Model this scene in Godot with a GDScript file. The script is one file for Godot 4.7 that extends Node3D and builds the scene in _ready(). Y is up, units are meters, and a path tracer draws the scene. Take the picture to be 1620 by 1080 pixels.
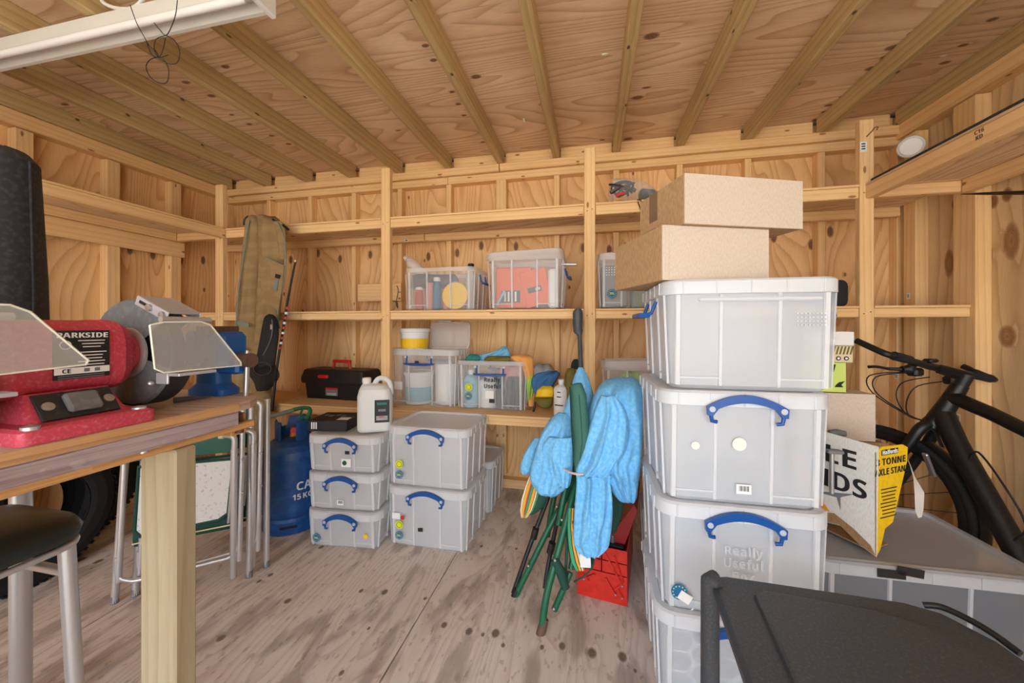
extends Node3D

# ---------- camera constants (photo frame 1620 x 1080) ----------
const F := 580.0
const CX := 810.0
const HY := 517.0
const EYE := 1.141
const YAW := 0.2122
const XL := -3.065
const XR := 1.786
const ZB := -2.6
const ZF := -2.11
const CEIL := 2.397
const ZFRONT := 1.7

var M := {}
var rng := RandomNumberGenerator.new()
var used := {}

# a pixel gives a direction; the plane that the thing touches gives its distance
func ray(u: float, v: float) -> Vector3:
	var p := (u - CX) / F
	return Vector3(-sin(YAW) + p * cos(YAW), (HY - v) / F, -cos(YAW) - p * sin(YAW))
func pz(u: float, v: float, z: float) -> Vector3:
	var d := ray(u, v)
	return Vector3(0, EYE, 0) + d * (z / d.z)
func py(u: float, v: float, y: float) -> Vector3:
	var d := ray(u, v)
	return Vector3(0, EYE, 0) + d * ((y - EYE) / d.y)
func px(u: float, v: float, x: float) -> Vector3:
	var d := ray(u, v)
	return Vector3(0, EYE, 0) + d * (x / d.x)

# ---------- mesh builder ----------
class MB:
	var v := PackedVector3Array()
	var n := PackedVector3Array()
	var t := PackedVector2Array()
	var xf := Transform3D.IDENTITY
	var uo := Vector2.ZERO
	func tri(a: Vector3, b: Vector3, c: Vector3, na: Vector3, nb: Vector3, nc: Vector3, ua: Vector2, ub: Vector2, uc: Vector2) -> void:
		var fn := (c - a).cross(b - a)
		if fn.length_squared() < 1e-18:
			return
		v.append(xf * a); n.append((xf.basis * na).normalized()); t.append(ua + uo)
		if fn.dot(na + nb + nc) < 0.0:
			v.append(xf * c); n.append((xf.basis * nc).normalized()); t.append(uc + uo)
			v.append(xf * b); n.append((xf.basis * nb).normalized()); t.append(ub + uo)
		else:
			v.append(xf * b); n.append((xf.basis * nb).normalized()); t.append(ub + uo)
			v.append(xf * c); n.append((xf.basis * nc).normalized()); t.append(uc + uo)
	func ftri(a: Vector3, b: Vector3, c: Vector3, nn: Vector3, ua := Vector2.ZERO, ub := Vector2.ZERO, uc := Vector2.ZERO) -> void:
		tri(a, b, c, nn, nn, nn, ua, ub, uc)
	func quad(a: Vector3, b: Vector3, c: Vector3, d: Vector3, nn: Vector3, ua := Vector2.ZERO, ub := Vector2.ZERO, uc := Vector2.ZERO, ud := Vector2.ZERO) -> void:
		tri(a, b, c, nn, nn, nn, ua, ub, uc)
		tri(a, c, d, nn, nn, nn, ua, uc, ud)
	func box(c: Vector3, s: Vector3, bev := 0.0) -> MB:
		var h := s * 0.5
		bev = minf(bev, minf(h.x, minf(h.y, h.z)) * 0.9)
		var L := 0
		if s.y > s[L]: L = 1
		if s.z > s[L]: L = 2
		for k in 3:
			var i := (k + 1) % 3
			var j := (k + 2) % 3
			if j == L:
				var q := i; i = j; j = q
			for sg: float in [-1.0, 1.0]:
				var nn := Vector3.ZERO; nn[k] = sg
				var p := []
				var uu := []
				for e: Array in [[-1, -1], [1, -1], [1, 1], [-1, 1]]:
					var q := Vector3.ZERO
					q[k] = sg * h[k]; q[i] = e[0] * (h[i] - bev); q[j] = e[1] * (h[j] - bev)
					p.append(c + q)
					uu.append(Vector2(q[i] + h[i], q[j] + h[j] + k * 0.07))
				quad(p[0], p[1], p[2], p[3], nn, uu[0], uu[1], uu[2], uu[3])
				if bev > 0.0:
					for s2: float in [-1.0, 1.0]:
						if k < 2 or true:
							# edge between face k,sg and face i,s2 (each edge once: k < i)
							for pair: Array in [[i, j], [j, i]]:
								var ii: int = pair[0]
								var jj: int = pair[1]
								if ii < k: continue
								var n2 := Vector3.ZERO; n2[k] = sg; n2[ii] = s2
								var a := Vector3.ZERO; var b := Vector3.ZERO
								a[k] = sg * h[k]; a[ii] = s2 * (h[ii] - bev); b[k] = sg * (h[k] - bev); b[ii] = s2 * h[ii]
								var a1 := a; var a2 := a; var b1 := b; var b2 := b
								a1[jj] = -(h[jj] - bev); b1[jj] = a1[jj]; a2[jj] = h[jj] - bev; b2[jj] = a2[jj]
								var along := (2.0 * (h[jj] - bev)) if jj == L else 0.01
								quad(c + a1, c + a2, c + b2, c + b1, n2, Vector2(bev, 0), Vector2(bev + along, 0), Vector2(bev + along, bev), Vector2(bev, bev))
		if bev > 0.0:
			for sx: float in [-1.0, 1.0]:
				for sy: float in [-1.0, 1.0]:
					for sz: float in [-1.0, 1.0]:
						var m := Vector3(sx, sy, sz)
						var a := Vector3(sx * h.x, sy * (h.y - bev), sz * (h.z - bev))
						var b := Vector3(sx * (h.x - bev), sy * h.y, sz * (h.z - bev))
						var d := Vector3(sx * (h.x - bev), sy * (h.y - bev), sz * h.z)
						ftri(c + a, c + b, c + d, m)
		return self
	# loops of points, same count each; smooth round the loop, creased from band to band unless sm
	func loft(loops: Array, cap0 := true, cap1 := true, sm := false, closed := true) -> MB:
		var m: int = loops[0].size()
		var mid := Vector3.ZERO
		for lp: Array in loops:
			for q: Vector3 in lp: mid += q
		mid /= float(m * loops.size())
		var fnorm := []
		for r in loops.size() - 1:
			var row := []
			var ca := Vector3.ZERO
			for q: Vector3 in loops[r]: ca += q
			for q: Vector3 in loops[r + 1]: ca += q
			ca /= 2.0 * m
			for i in (m if closed else m - 1):
				var a: Vector3 = loops[r][i]; var b: Vector3 = loops[r][(i + 1) % m]
				var c: Vector3 = loops[r + 1][(i + 1) % m]; var d: Vector3 = loops[r + 1][i]
				row.append((c - a).cross(d - b))
			fnorm.append(row)
		# make the normals point outwards: one sign for the whole
		if closed:
			var vol := 0.0
			for r in loops.size() - 1:
				for i in m:
					vol += (fnorm[r][i] as Vector3).dot((loops[r][i] as Vector3) - mid)
			if vol < 0.0:
				for r in fnorm.size():
					for i in fnorm[r].size(): fnorm[r][i] = -fnorm[r][i]
		var vv := 0.0
		for r in loops.size() - 1:
			var uu := 0.0
			var dv: float = ((loops[r + 1][0] as Vector3) - (loops[r][0] as Vector3)).length()
			var cnt: int = fnorm[r].size()
			for i in cnt:
				var i2 := (i + 1) % m
				var a: Vector3 = loops[r][i]; var b: Vector3 = loops[r][i2]
				var c: Vector3 = loops[r + 1][i2]; var d: Vector3 = loops[r + 1][i]
				var du := maxf((b - a).length(), (c - d).length())
				var f0: Vector3 = (fnorm[r][i] as Vector3).normalized()
				var fp: Vector3 = (fnorm[r][(i - 1 + cnt) % cnt] as Vector3).normalized() if (closed or i > 0) else f0
				var fq: Vector3 = (fnorm[r][(i + 1) % cnt] as Vector3).normalized() if (closed or i < cnt - 1) else f0
				var n0 := f0 + fp if f0.dot(fp) > 0.5 else f0
				var n1 := f0 + fq if f0.dot(fq) > 0.5 else f0
				var n3 := n0; var n2 := n1
				if sm:
					if r > 0:
						n0 = n0.normalized() + ((fnorm[r - 1][i] as Vector3).normalized() + (fnorm[r - 1][(i - 1 + cnt) % cnt] as Vector3).normalized()).normalized()
						n1 = n1.normalized() + ((fnorm[r - 1][i] as Vector3).normalized() + (fnorm[r - 1][(i + 1) % cnt] as Vector3).normalized()).normalized()
					if r < loops.size() - 2:
						n3 = n3.normalized() + ((fnorm[r + 1][i] as Vector3).normalized() + (fnorm[r + 1][(i - 1 + cnt) % cnt] as Vector3).normalized()).normalized()
						n2 = n2.normalized() + ((fnorm[r + 1][i] as Vector3).normalized() + (fnorm[r + 1][(i + 1) % cnt] as Vector3).normalized()).normalized()
				var ua := Vector2(uu, vv); var ub := Vector2(uu + du, vv); var uc := Vector2(uu + du, vv + dv); var ud := Vector2(uu, vv + dv)
				tri(a, b, c, n0, n1, n2, ua, ub, uc)
				tri(a, c, d, n0, n2, n3, ua, uc, ud)
				uu += du
			vv += dv
		for e in 2:
			if (e == 0 and not cap0) or (e == 1 and not cap1): continue
			var lp: Array = loops[0] if e == 0 else loops[-1]
			var other: Array = loops[1] if e == 0 else loops[-2]
			var cc := Vector3.ZERO; var co := Vector3.ZERO
			for q: Vector3 in lp: cc += q
			for q: Vector3 in other: co += q
			cc /= m; co /= m
			var nn := Vector3.ZERO
			for i in m: nn += ((lp[i] as Vector3) - cc).cross((lp[(i + 1) % m] as Vector3) - cc)
			nn = nn.normalized()
			if nn.dot(cc - co) < 0.0 and absf(nn.dot(cc - co)) > 1e-6: nn = -nn
			var ax := nn.cross(Vector3(0.3, 1, 0.2)).normalized(); var ay := nn.cross(ax)
			for i in m:
				var a: Vector3 = lp[i]; var b: Vector3 = lp[(i + 1) % m]
				ftri(cc, a, b, nn, Vector2(0, 0), Vector2((a - cc).dot(ax), (a - cc).dot(ay)), Vector2((b - cc).dot(ax), (b - cc).dot(ay)))
		return self
	func tube(p: Array, r, sides := 8, cap := true) -> MB:
		var loops := []
		var up := Vector3(0.123, 0.93, 0.31)
		for i in p.size():
			var d: Vector3
			if i == 0: d = p[1] - p[0]
			elif i == p.size() - 1: d = p[i] - p[i - 1]
			else: d = ((p[i + 1] as Vector3) - p[i]).normalized() + ((p[i] as Vector3) - p[i - 1]).normalized()
			d = d.normalized()
			var x := d.cross(up)
			if x.length() < 0.05: x = d.cross(Vector3(1, 0.2, 0))
			x = x.normalized()
			var y := x.cross(d).normalized()
			up = y
			var rr: float = r[i] if r is Array else r
			var lp := []
			for k in sides:
				var a := TAU * k / sides
				lp.append((p[i] as Vector3) + (x * cos(a) + y * sin(a)) * rr)
			loops.append(lp)
		return loft(loops, cap, cap, true)
	# profile of Vector2(radius, y) turned round Y
	func lathe(prof: Array, segs := 20, sm := false, caps := true) -> MB:
		var loops := []
		for q: Vector2 in prof:
			var lp := []
			for k in segs:
				var a := TAU * k / segs
				lp.append(Vector3(cos(a) * q.x, q.y, sin(a) * q.x))
			loops.append(lp)
		return loft(loops, caps and (prof[0] as Vector2).x > 1e-4, caps and (prof[-1] as Vector2).x > 1e-4, sm)
	# polygon in xy, extruded from z0 to z1
	func prism(poly: Array, z0: float, z1: float, bev := 0.0) -> MB:
		var pa := PackedVector2Array(poly)
		if Geometry2D.is_polygon_clockwise(pa): pa.reverse()
		var inner := pa
		if bev > 0.0:
			var off := Geometry2D.offset_polygon(pa, -bev)
			if off.size() == 1 and off[0].size() == pa.size():
				inner = pa.duplicate()
				for i in pa.size():
					var best := 0
					for k in off[0].size():
						if off[0][k].distance_squared_to(pa[i]) < off[0][best].distance_squared_to(pa[i]): best = k
					inner[i] = off[0][best]
			else:
				bev = 0.0
		var idx := Geometry2D.triangulate_polygon(inner)
		for k in range(0, idx.size(), 3):
			for e in 2:
				var z := z0 if e == 0 else z1
				var a := inner[idx[k]]; var b := inner[idx[k + 1]]; var c := inner[idx[k + 2]]
				ftri(Vector3(a.x, a.y, z), Vector3(b.x, b.y, z), Vector3(c.x, c.y, z), Vector3(0, 0, -1 if e == 0 else 1), a, b, c)
		var m := pa.size()
		var uu := 0.0
		for i in m:
			var a := pa[i]; var b := pa[(i + 1) % m]
			var d := b - a
			var nn := Vector3(d.y, -d.x, 0)
			var l := d.length()
			quad(Vector3(a.x, a.y, z0 + bev), Vector3(b.x, b.y, z0 + bev), Vector3(b.x, b.y, z1 - bev), Vector3(a.x, a.y, z1 - bev), nn, Vector2(uu, 0), Vector2(uu + l, 0), Vector2(uu + l, z1 - z0), Vector2(uu, z1 - z0))
			if bev > 0.0:
				var ia := inner[i]; var ib := inner[(i + 1) % m]
				quad(Vector3(a.x, a.y, z0 + bev), Vector3(b.x, b.y, z0 + bev), Vector3(ib.x, ib.y, z0), Vector3(ia.x, ia.y, z0), nn.normalized() + Vector3(0, 0, -1))
				quad(Vector3(a.x, a.y, z1 - bev), Vector3(b.x, b.y, z1 - bev), Vector3(ib.x, ib.y, z1), Vector3(ia.x, ia.y, z1), nn.normalized() + Vector3(0, 0, 1))
			uu += l
		return self
	# rows of points, one smooth sheet
	func grid(rows: Array, us := 1.0) -> MB:
		var nr := rows.size()
		var nc: int = rows[0].size()
		var nn := []
		for r in nr:
			var line := []
			for c in nc:
				var dx: Vector3 = rows[r][mini(c + 1, nc - 1)] - rows[r][maxi(c - 1, 0)]
				var dy: Vector3 = rows[mini(r + 1, nr - 1)][c] - rows[maxi(r - 1, 0)][c]
				line.append(dx.cross(dy).normalized())
			nn.append(line)
		for r in nr - 1:
			for c in nc - 1:
				var u0 := Vector2(float(c) / nc, float(r) / nr) * us
				var u1 := Vector2(float(c + 1) / nc, float(r + 1) / nr) * us
				tri(rows[r][c], rows[r][c + 1], rows[r + 1][c + 1], nn[r][c], nn[r][c + 1], nn[r + 1][c + 1], u0, Vector2(u1.x, u0.y), u1)
				tri(rows[r][c], rows[r + 1][c + 1], rows[r + 1][c], nn[r][c], nn[r + 1][c + 1], nn[r + 1][c], u0, u1, Vector2(u0.x, u1.y))
		return self
	func mesh() -> ArrayMesh:
		var arr := []
		arr.resize(Mesh.ARRAY_MAX)
		arr[Mesh.ARRAY_VERTEX] = v; arr[Mesh.ARRAY_NORMAL] = n; arr[Mesh.ARRAY_TEX_UV] = t
		var am := ArrayMesh.new()
		am.add_surface_from_arrays(Mesh.PRIMITIVE_TRIANGLES, arr)
		return am

# ---------- scene helpers ----------
func numbered(called: String) -> String:
	if not used.has(called):
		used[called] = 0
		return called
	used[called] += 1
	return "%s_%03d" % [called, used[called]]
func obj(called: String, mb: MB, mat: Material, parent: Node3D) -> MeshInstance3D:
	var o := MeshInstance3D.new()
	o.name = called if parent != self else numbered(called)
	o.mesh = mb.mesh()
	o.material_override = null
	o.mesh.surface_set_material(0, mat)
	parent.add_child(o, true)
	return o
func thing(called: String, label: String, category: String, at := Vector3.ZERO, turn := 0.0, group := "") -> Node3D:
	var o := Node3D.new()
	o.name = numbered(called)
	add_child(o)
	o.position = at
	o.rotation.y = turn
	tag(o, label, category, group)
	return o
func tag(o: Node3D, label: String, category: String, group := "") -> void:
	o.set_meta("label", label)
	o.set_meta("category", category)
	if group: o.set_meta("group", group)
func structure(called: String, label: String) -> Node3D:
	var o := Node3D.new()
	o.name = called
	add_child(o)
	o.set_meta("kind", "structure")
	o.set_meta("label", label)
	return o
func timber(called: String, c: Vector3, s: Vector3, mat: Material, parent: Node3D, bev := 0.003) -> MeshInstance3D:
	var mb := MB.new()
	var ln := maxf(s.x, maxf(s.y, s.z))
	mb.uo = Vector2(rng.randf() * maxf(0.0, 2.39 - ln), rng.randf() * 0.14)
	mb.box(c, s, bev)
	return obj(called, mb, mat, parent)
func span(called: String, a: Vector3, b: Vector3, mat: Material, parent: Node3D, bev := 0.003) -> MeshInstance3D:
	return timber(called, (a + b) * 0.5, (b - a).abs(), mat, parent, bev)
func text(s: String, height: float, at: Vector3, b: Basis, mat: Material, parent: Node3D, wide := 1.0, bold := true, called := "lettering") -> void:
	var tm := TextMesh.new()
	var f := SystemFont.new()
	f.font_names = PackedStringArray(["Droid Sans"])
	f.font_weight = 700 if bold else 400
	tm.font = f
	tm.text = s
	tm.font_size = 32
	tm.pixel_size = height / 23.0
	tm.depth = 0.0008
	tm.curve_step = 2.0
	var o := MeshInstance3D.new()
	o.name = called
	o.mesh = tm
	tm.material = mat
	o.transform = Transform3D(b * Basis.from_scale(Vector3(wide, 1, 1)), at)
	parent.add_child(o, true)
func rrect(w: float, d: float, r: float, y: float, c := Vector3.ZERO, k := 5) -> Array:
	var lp := []
	r = minf(r, minf(w, d) * 0.49)
	for q in 4:
		var sx: float = [1, -1, -1, 1][q]
		var sz: float = [1, 1, -1, -1][q]
		for i in k:
			var a := PI * 0.5 * (q + float(i) / (k - 1))
			lp.append(c + Vector3(sx * (w * 0.5 - r) + cos(a) * r, y, sz * (d * 0.5 - r) + sin(a) * r))
	return lp
func arc(p0: Vector3, p1: Vector3, p2: Vector3, k := 8) -> Array:
	var out := []
	for i in k + 1:
		var s := float(i) / k
		out.append(p0 * (1 - s) * (1 - s) + p1 * 2.0 * s * (1 - s) + p2 * s * s)
	return out
func spline(pts: Array, k := 5) -> Array:
	var out := []
	for i in pts.size() - 1:
		var a: Vector3 = pts[maxi(i - 1, 0)]; var b: Vector3 = pts[i]; var c: Vector3 = pts[i + 1]; var d: Vector3 = pts[mini(i + 2, pts.size() - 1)]
		for j in k:
			out.append(b.cubic_interpolate(c, a, d, float(j) / k))
	out.append(pts[-1])
	return out

# ---------- materials ----------
func mat(called: String, c: Color, rough := 0.6, metal := 0.0, alpha := 1.0, spec := 0.5) -> StandardMaterial3D:
	var m := StandardMaterial3D.new()
	m.resource_name = called
	m.albedo_color = Color(c.r, c.g, c.b, alpha)
	m.roughness = rough
	m.metallic = metal
	m.metallic_specular = spec
	if alpha < 1.0: m.transparency = BaseMaterial3D.TRANSPARENCY_ALPHA
	m.cull_mode = BaseMaterial3D.CULL_DISABLED
	M[called] = m
	return m
func c8(r: int, g: int, b: int) -> Color:
	return Color(r / 255.0, g / 255.0, b / 255.0)
# wood: u runs along the grain. knots: [u, v, ru, rv, strength]
func wood(called: String, w: int, h: int, sd: int, light: Color, dark: Color, knotc: Color, rings: float, warp: float, stretch: float, contrast: float, fine: float, knots: Array, metres: Vector2, rough := 0.7, dirt := 0.0, dirtc := Color(0.2, 0.17, 0.15)) -> StandardMaterial3D:
	var n1 := FastNoiseLite.new(); n1.seed = sd; n1.frequency = 1.0; n1.fractal_octaves = 2; n1.fractal_gain = 0.22
	var n2 := FastNoiseLite.new(); n2.seed = sd + 7; n2.frequency = 1.0; n2.fractal_octaves = 2
	var n3 := FastNoiseLite.new(); n3.seed = sd + 13; n3.frequency = 1.0; n3.fractal_octaves = 4
	var data := PackedByteArray()
	data.resize(w * h * 3)
	var at := 0
	for j in h:
		var v := float(j) / h
		var near := []
		for k: Array in knots:
			if absf(v - k[1]) < k[3] * 6.0: near.append(k)
		for i in w:
			var u := float(i) / w
			var f := v * rings + n1.get_noise_2d(u * metres.x * stretch, v * metres.y * 3.0) * warp
			var kn := 0.0
			var ki := 0.0
			for k: Array in near:
				var du: float = (u - k[0]) / k[2]
				var dv: float = (v - k[1]) / k[3]
				var q := du * du + dv * dv
				if q < 30.0:
					f += k[4] * 2.2 / (1.0 + q * 0.7) * (1.0 if dv > 0.0 else -1.0) * minf(1.0, absf(dv))
					if q < 1.6:
						if k[2] > 0.015: ki = maxf(ki, clampf(1.0 - q, 0.0, 1.0) * (0.6 + 0.8 * absf(sin(q * 14.0))))
						kn = maxf(kn, clampf(1.5 - q, 0.0, 1.0) * (0.75 + 0.25 * n3.get_noise_2d(u * 300.0, v * 300.0)))
			var r := f - floorf(f)
			var s := r * r * r if r < 0.93 else (1.0 - r) / 0.07
			var g := n2.get_noise_2d(u * metres.x * 9.0, v * metres.y * 260.0)
			var big := n3.get_noise_2d(u * metres.x * 1.6, v * metres.y * 2.4)
			var m := clampf(s * contrast + g * fine + big * 0.22, -0.25, 1.0)
			var c := light.lerp(dark, m)
			if kn > 0.0: c = c.lerp(knotc.lerp(dark, ki * 0.55), kn)
			if dirt > 0.0:
				var dd := n3.get_noise_2d(u * metres.x * 2.2 + 40.0, v * metres.y * 7.0 + 11.0)
				var sp := n3.get_noise_2d(u * metres.x * 14.0 + 9.0, v * metres.y * 30.0)
				c = c.lerp(dirtc, clampf(smoothstep(0.02, 0.5, dd) * 0.75 + smoothstep(0.35, 0.5, sp) * 0.5, 0.0, 1.0) * dirt)
			data[at] = clampi(int(c.r * 255.0), 0, 255); data[at + 1] = clampi(int(c.g * 255.0), 0, 255); data[at + 2] = clampi(int(c.b * 255.0), 0, 255)
			at += 3
	var im := Image.create_from_data(w, h, false, Image.FORMAT_RGB8, data)
	var m := mat(called, Color.WHITE, rough)
	m.albedo_texture = ImageTexture.create_from_image(im)
	m.uv1_scale = Vector3(1.0 / metres.x, 1.0 / metres.y, 1)
	return m
func speckle(called: String, a: Color, b: Color, freq: float, rough: float, sz := 256, thresh := Vector2(-0.3, 0.5), metres := 1.0, stretch := 1.0) -> StandardMaterial3D:
	var nz := FastNoiseLite.new(); nz.seed = called.hash() % 1000; nz.frequency = 1.0; nz.fractal_octaves = 3
	var im := Image.create(sz, sz, false, Image.FORMAT_RGB8)
	for j in sz:
		for i in sz:
			im.set_pixel(i, j, a.lerp(b, smoothstep(thresh.x, thresh.y, nz.get_noise_2d(float(i) / sz * freq * stretch, float(j) / sz * freq))))
	var m := mat(called, Color.WHITE, rough)
	m.albedo_texture = ImageTexture.create_from_image(im)
	m.uv1_scale = Vector3(1.0 / metres, 1.0 / metres, 1)
	return m

func make_materials() -> void:
	var ka := []
	rng.seed = 11
	for i in 10: ka.append([rng.randf(), rng.randf(), 0.006 + rng.randf() * 0.004, 0.003 + rng.randf() * 0.002, 0.25])
	# knots where the deck shows them
	for q: Array in [[1411, 76, 1.4], [1402, 91, 1.3], [1378, 109, 1.3], [1367, 127, 1], [1447, 53, 1.3], [1310, 167, 1], [1305, 177, 1], [1290, 190, 1], [1335, 153, 1.1], [1030, 58, 1.5], [1008, 155, 1.4], [993, 220, 1.3], [658, 39, 0.9], [673, 73, 0.8], [686, 96, 0.8], [715, 146, 0.7], [725, 165, 0.8], [734, 183, 0.7], [753, 122, 1.2], [764, 225, 0.8], [357, 106, 1], [335, 152, 1.1], [295, 131, 1], [395, 197, 0.9], [430, 215, 0.9], [457, 228, 1], [367, 182, 0.7]]:
		var k := py(q[0], q[1], CEIL)
		var at := Vector2(k.x - 0.56 + 0.02, k.z + 2.66) if k.x > 0.56 else (Vector2(k.x + 1.836, k.z + 3.87) if k.x > -1.816 else Vector2(k.x + 3.135, k.z + 2.66))
		ka.append([at.x / 2.44, at.y / 2.44, 0.0085 * q[2], 0.005 * q[2], 0.35])
	wood("ceiling_ply", 1024, 1024, 3, c8(236, 204, 166), c8(176, 126, 84), c8(104, 66, 42), 11.0, 6.0, 0.32, 0.6, 0.16, ka, Vector2(2.44, 2.44))
	var kb := []
	for i in 14: kb.append([0.70 + (rng.randf() - 0.5) * 0.03, (i + 0.5) / 14.0 + (rng.randf() - 0.5) * 0.02, 0.013, 0.0065, 0.8])
	for i in 6: kb.append([0.50 + rng.randf() * 0.12, rng.randf(), 0.007, 0.0035, 0.6])
	for i in 10: kb.append([rng.randf(), rng.randf(), 0.005, 0.0026, 0.4])
	wood("wall_ply", 1024, 1024, 21, c8(238, 194, 138), c8(190, 128, 74), c8(92, 54, 32), 22.0, 6.0, 0.45, 0.6, 0.14, kb, Vector2(2.44, 2.44))
	var kc := [[0.62, 0.70, 0.030, 0.018, 0.6], [0.602, 0.639, 0.016, 0.013, 0.6], [0.60, 0.42, 0.026, 0.014, 0.6], [0.58, 0.47, 0.006, 0.006, 0.5], [0.72, 0.44, 0.012, 0.010, 0.4], [0.45, 0.69, 0.018, 0.02, 0.5], [0.70, 0.655, 0.012, 0.012, 0.5], [0.705, 0.69, 0.012, 0.012, 0.5], [0.45, 0.2, 0.02, 0.02, 0.5], [0.75, 0.3, 0.02, 0.02, 0.5], [0.80, 0.8, 0.015, 0.02, 0.5]]
	wood("right_ply", 1024, 768, 33, c8(226, 196, 150), c8(178, 134, 90), c8(116, 70, 40), 17.0, 3.0, 0.35, 0.6, 0.12, kc, Vector2(2.44, 1.6))
	var kd := []
	for i in 12: kd.append([rng.randf(), rng.randf(), 0.004 + rng.randf() * 0.004, 0.009 + rng.randf() * 0.009, 0.35])
	wood("pine", 1024, 256, 45, c8(244, 204, 148), c8(214, 158, 98), c8(134, 80, 46), 14.0, 1.2, 0.2, 0.45, 0.14, kd, Vector2(2.4, 0.4))
	wood("treated_pine", 1024, 256, 57, c8(200, 172, 122), c8(150, 118, 74), c8(64, 44, 24), 12.0, 1.4, 0.22, 0.5, 0.16, kd, Vector2(2.4, 0.4))
	wood("bench_leg_pine", 512, 128, 63, c8(166, 152, 122), c8(136, 118, 88), c8(130, 90, 50), 8.0, 2.0, 0.5, 0.55, 0.16, [], Vector2(1.2, 0.3))
	var ke := []
	for i in 6: ke.append([rng.randf(), 0.55 + rng.randf() * 0.4, 0.006, 0.005, 0.5])
	for q: Array in [[741, 997, 1.3], [783, 1000, 1.5], [795, 1019, 0.7], [856, 1022, 0.8], [888, 1020, 1.2], [935, 1031, 1.6], [983, 1037, 1.5], [1003, 1059, 0.6], [672, 945, 0.7], [702, 987, 1.1], [816, 867, 0.7], [761, 863, 0.8], [763, 1002, 0.7], [571, 933, 0.9], [608, 935, 1.3], [428, 908, 1], [410, 918, 0.9], [583, 992, 0.6], [540, 1062, 0.8]]:
		var k := py(q[0], q[1], 0.0)
		ke.append([(k.z + 2.62) / 2.44, (k.x + 0.669 if k.x > -0.664 else k.x + 3.109) / 2.44, 0.0052 * q[2], 0.0038 * q[2], 0.9])
	wood("floor_ply", 1024, 1024, 71, c8(224, 213, 203), c8(184, 162, 147), c8(92, 72, 58), 11.0, 6.0, 0.6, 0.5, 0.14, ke, Vector2(2.44, 2.44), 0.8, 0.6, c8(128, 114, 105))
	wood("bench_top", 512, 512, 83, c8(196, 170, 148), c8(140, 98, 66), c8(80, 60, 48), 14.0, 3.0, 0.6, 0.5, 0.2, [], Vector2(0.9, 0.6), 0.75, 0.6, c8(190, 184, 184))
	wood("bench_edge", 512, 128, 87, c8(196, 150, 104), c8(146, 102, 66), c8(80, 50, 30), 5.0, 1.2, 0.5, 0.7, 0.2, [], Vector2(0.9, 0.1))
	wood("stained_board", 512, 128, 91, c8(150, 128, 128), c8(92, 74, 80), c8(60, 50, 50), 7.0, 2.0, 0.6, 0.6, 0.3, [], Vector2(0.9, 0.12), 0.75, 0.5, c8(206, 198, 200))
	wood("batten_pine", 256, 64, 95, c8(206, 156, 100), c8(168, 116, 68), c8(90, 50, 30), 4.0, 1.0, 0.5, 0.6, 0.2, [], Vector2(0.9, 0.1))
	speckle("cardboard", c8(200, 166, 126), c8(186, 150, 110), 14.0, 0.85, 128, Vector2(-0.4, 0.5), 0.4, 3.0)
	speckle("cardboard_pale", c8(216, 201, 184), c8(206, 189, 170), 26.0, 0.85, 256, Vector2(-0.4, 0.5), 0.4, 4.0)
	speckle("cardboard_dark", c8(164, 128, 92), c8(146, 112, 78), 14.0, 0.85, 128, Vector2(-0.4, 0.5), 0.4, 3.0)
	speckle("parcel_tape", c8(128, 108, 84), c8(140, 120, 94), 8.0, 0.4, 64)
	speckle("towel_blue", c8(104, 180, 232), c8(136, 200, 240), 26.0, 0.95, 256, Vector2(-0.4, 0.5), 1.0)
	speckle("waders_olive", c8(162, 136, 94), c8(148, 122, 82), 5.0, 0.9, 256, Vector2(-0.4, 0.4), 0.5, 0.4)
	speckle("felt_black", c8(44, 47, 52), c8(62, 66, 72), 40.0, 0.85, 256, Vector2(-0.2, 0.6), 0.6)
	speckle("grinder_red", c8(194, 62, 80), c8(208, 118, 128), 30.0, 0.5, 256, Vector2(-0.1, 0.9), 0.25)
	speckle("shield_dusty", c8(206, 205, 200), c8(196, 195, 191), 8.0, 0.5, 128, Vector2(-0.3, 0.6), 0.1)
	speckle("guard_grey", c8(104, 106, 106), c8(120, 121, 119), 9.0, 0.55, 128, Vector2(-0.2, 0.6), 0.2)
	speckle("black_dusty", c8(38, 38, 40), c8(70, 70, 72), 24.0, 0.55, 256, Vector2(0.2, 0.8), 0.25)
	speckle("gas_blue", c8(18, 72, 140), c8(28, 88, 158), 6.0, 0.42, 128, Vector2(-0.2, 0.5), 0.4)
	speckle("chair_white", c8(226, 226, 224), c8(176, 174, 170), 26.0, 0.7, 256, Vector2(0.25, 0.75), 0.5)
	speckle("bin_black", c8(60, 64, 69), c8(84, 87, 91), 60.0, 0.5, 256, Vector2(0.0, 0.7), 0.4)
	speckle("carbon_black", c8(16, 16, 17), c8(26, 26, 27), 30.0, 0.42, 128, Vector2(-0.2, 0.5), 0.3)
	speckle("axle_white", c8(228, 225, 218), c8(216, 211, 202), 16.0, 0.8, 256, Vector2(-0.2, 0.6), 0.3, 4.0)
	speckle("axle_yellow", c8(244, 202, 24), c8(234, 188, 16), 10.0, 0.6, 128, Vector2(-0.2, 0.6), 0.3)
	speckle("red_paint", c8(212, 46, 32), c8(196, 38, 28), 6.0, 0.4, 128, Vector2(-0.2, 0.6), 0.3)
	speckle("concrete", c8(188, 184, 176), c8(166, 162, 154), 20.0, 0.9, 256, Vector2(-0.4, 0.5), 2.0)
	M["towel_blue"].uv1_triplanar = true
	M["towel_blue"].uv1_scale = Vector3(2.2, 2.2, 2.2)
	M["shield_dusty"].albedo_color.a = 0.34
	M["shield_dusty"].transparency = BaseMaterial3D.TRANSPARENCY_ALPHA
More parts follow.
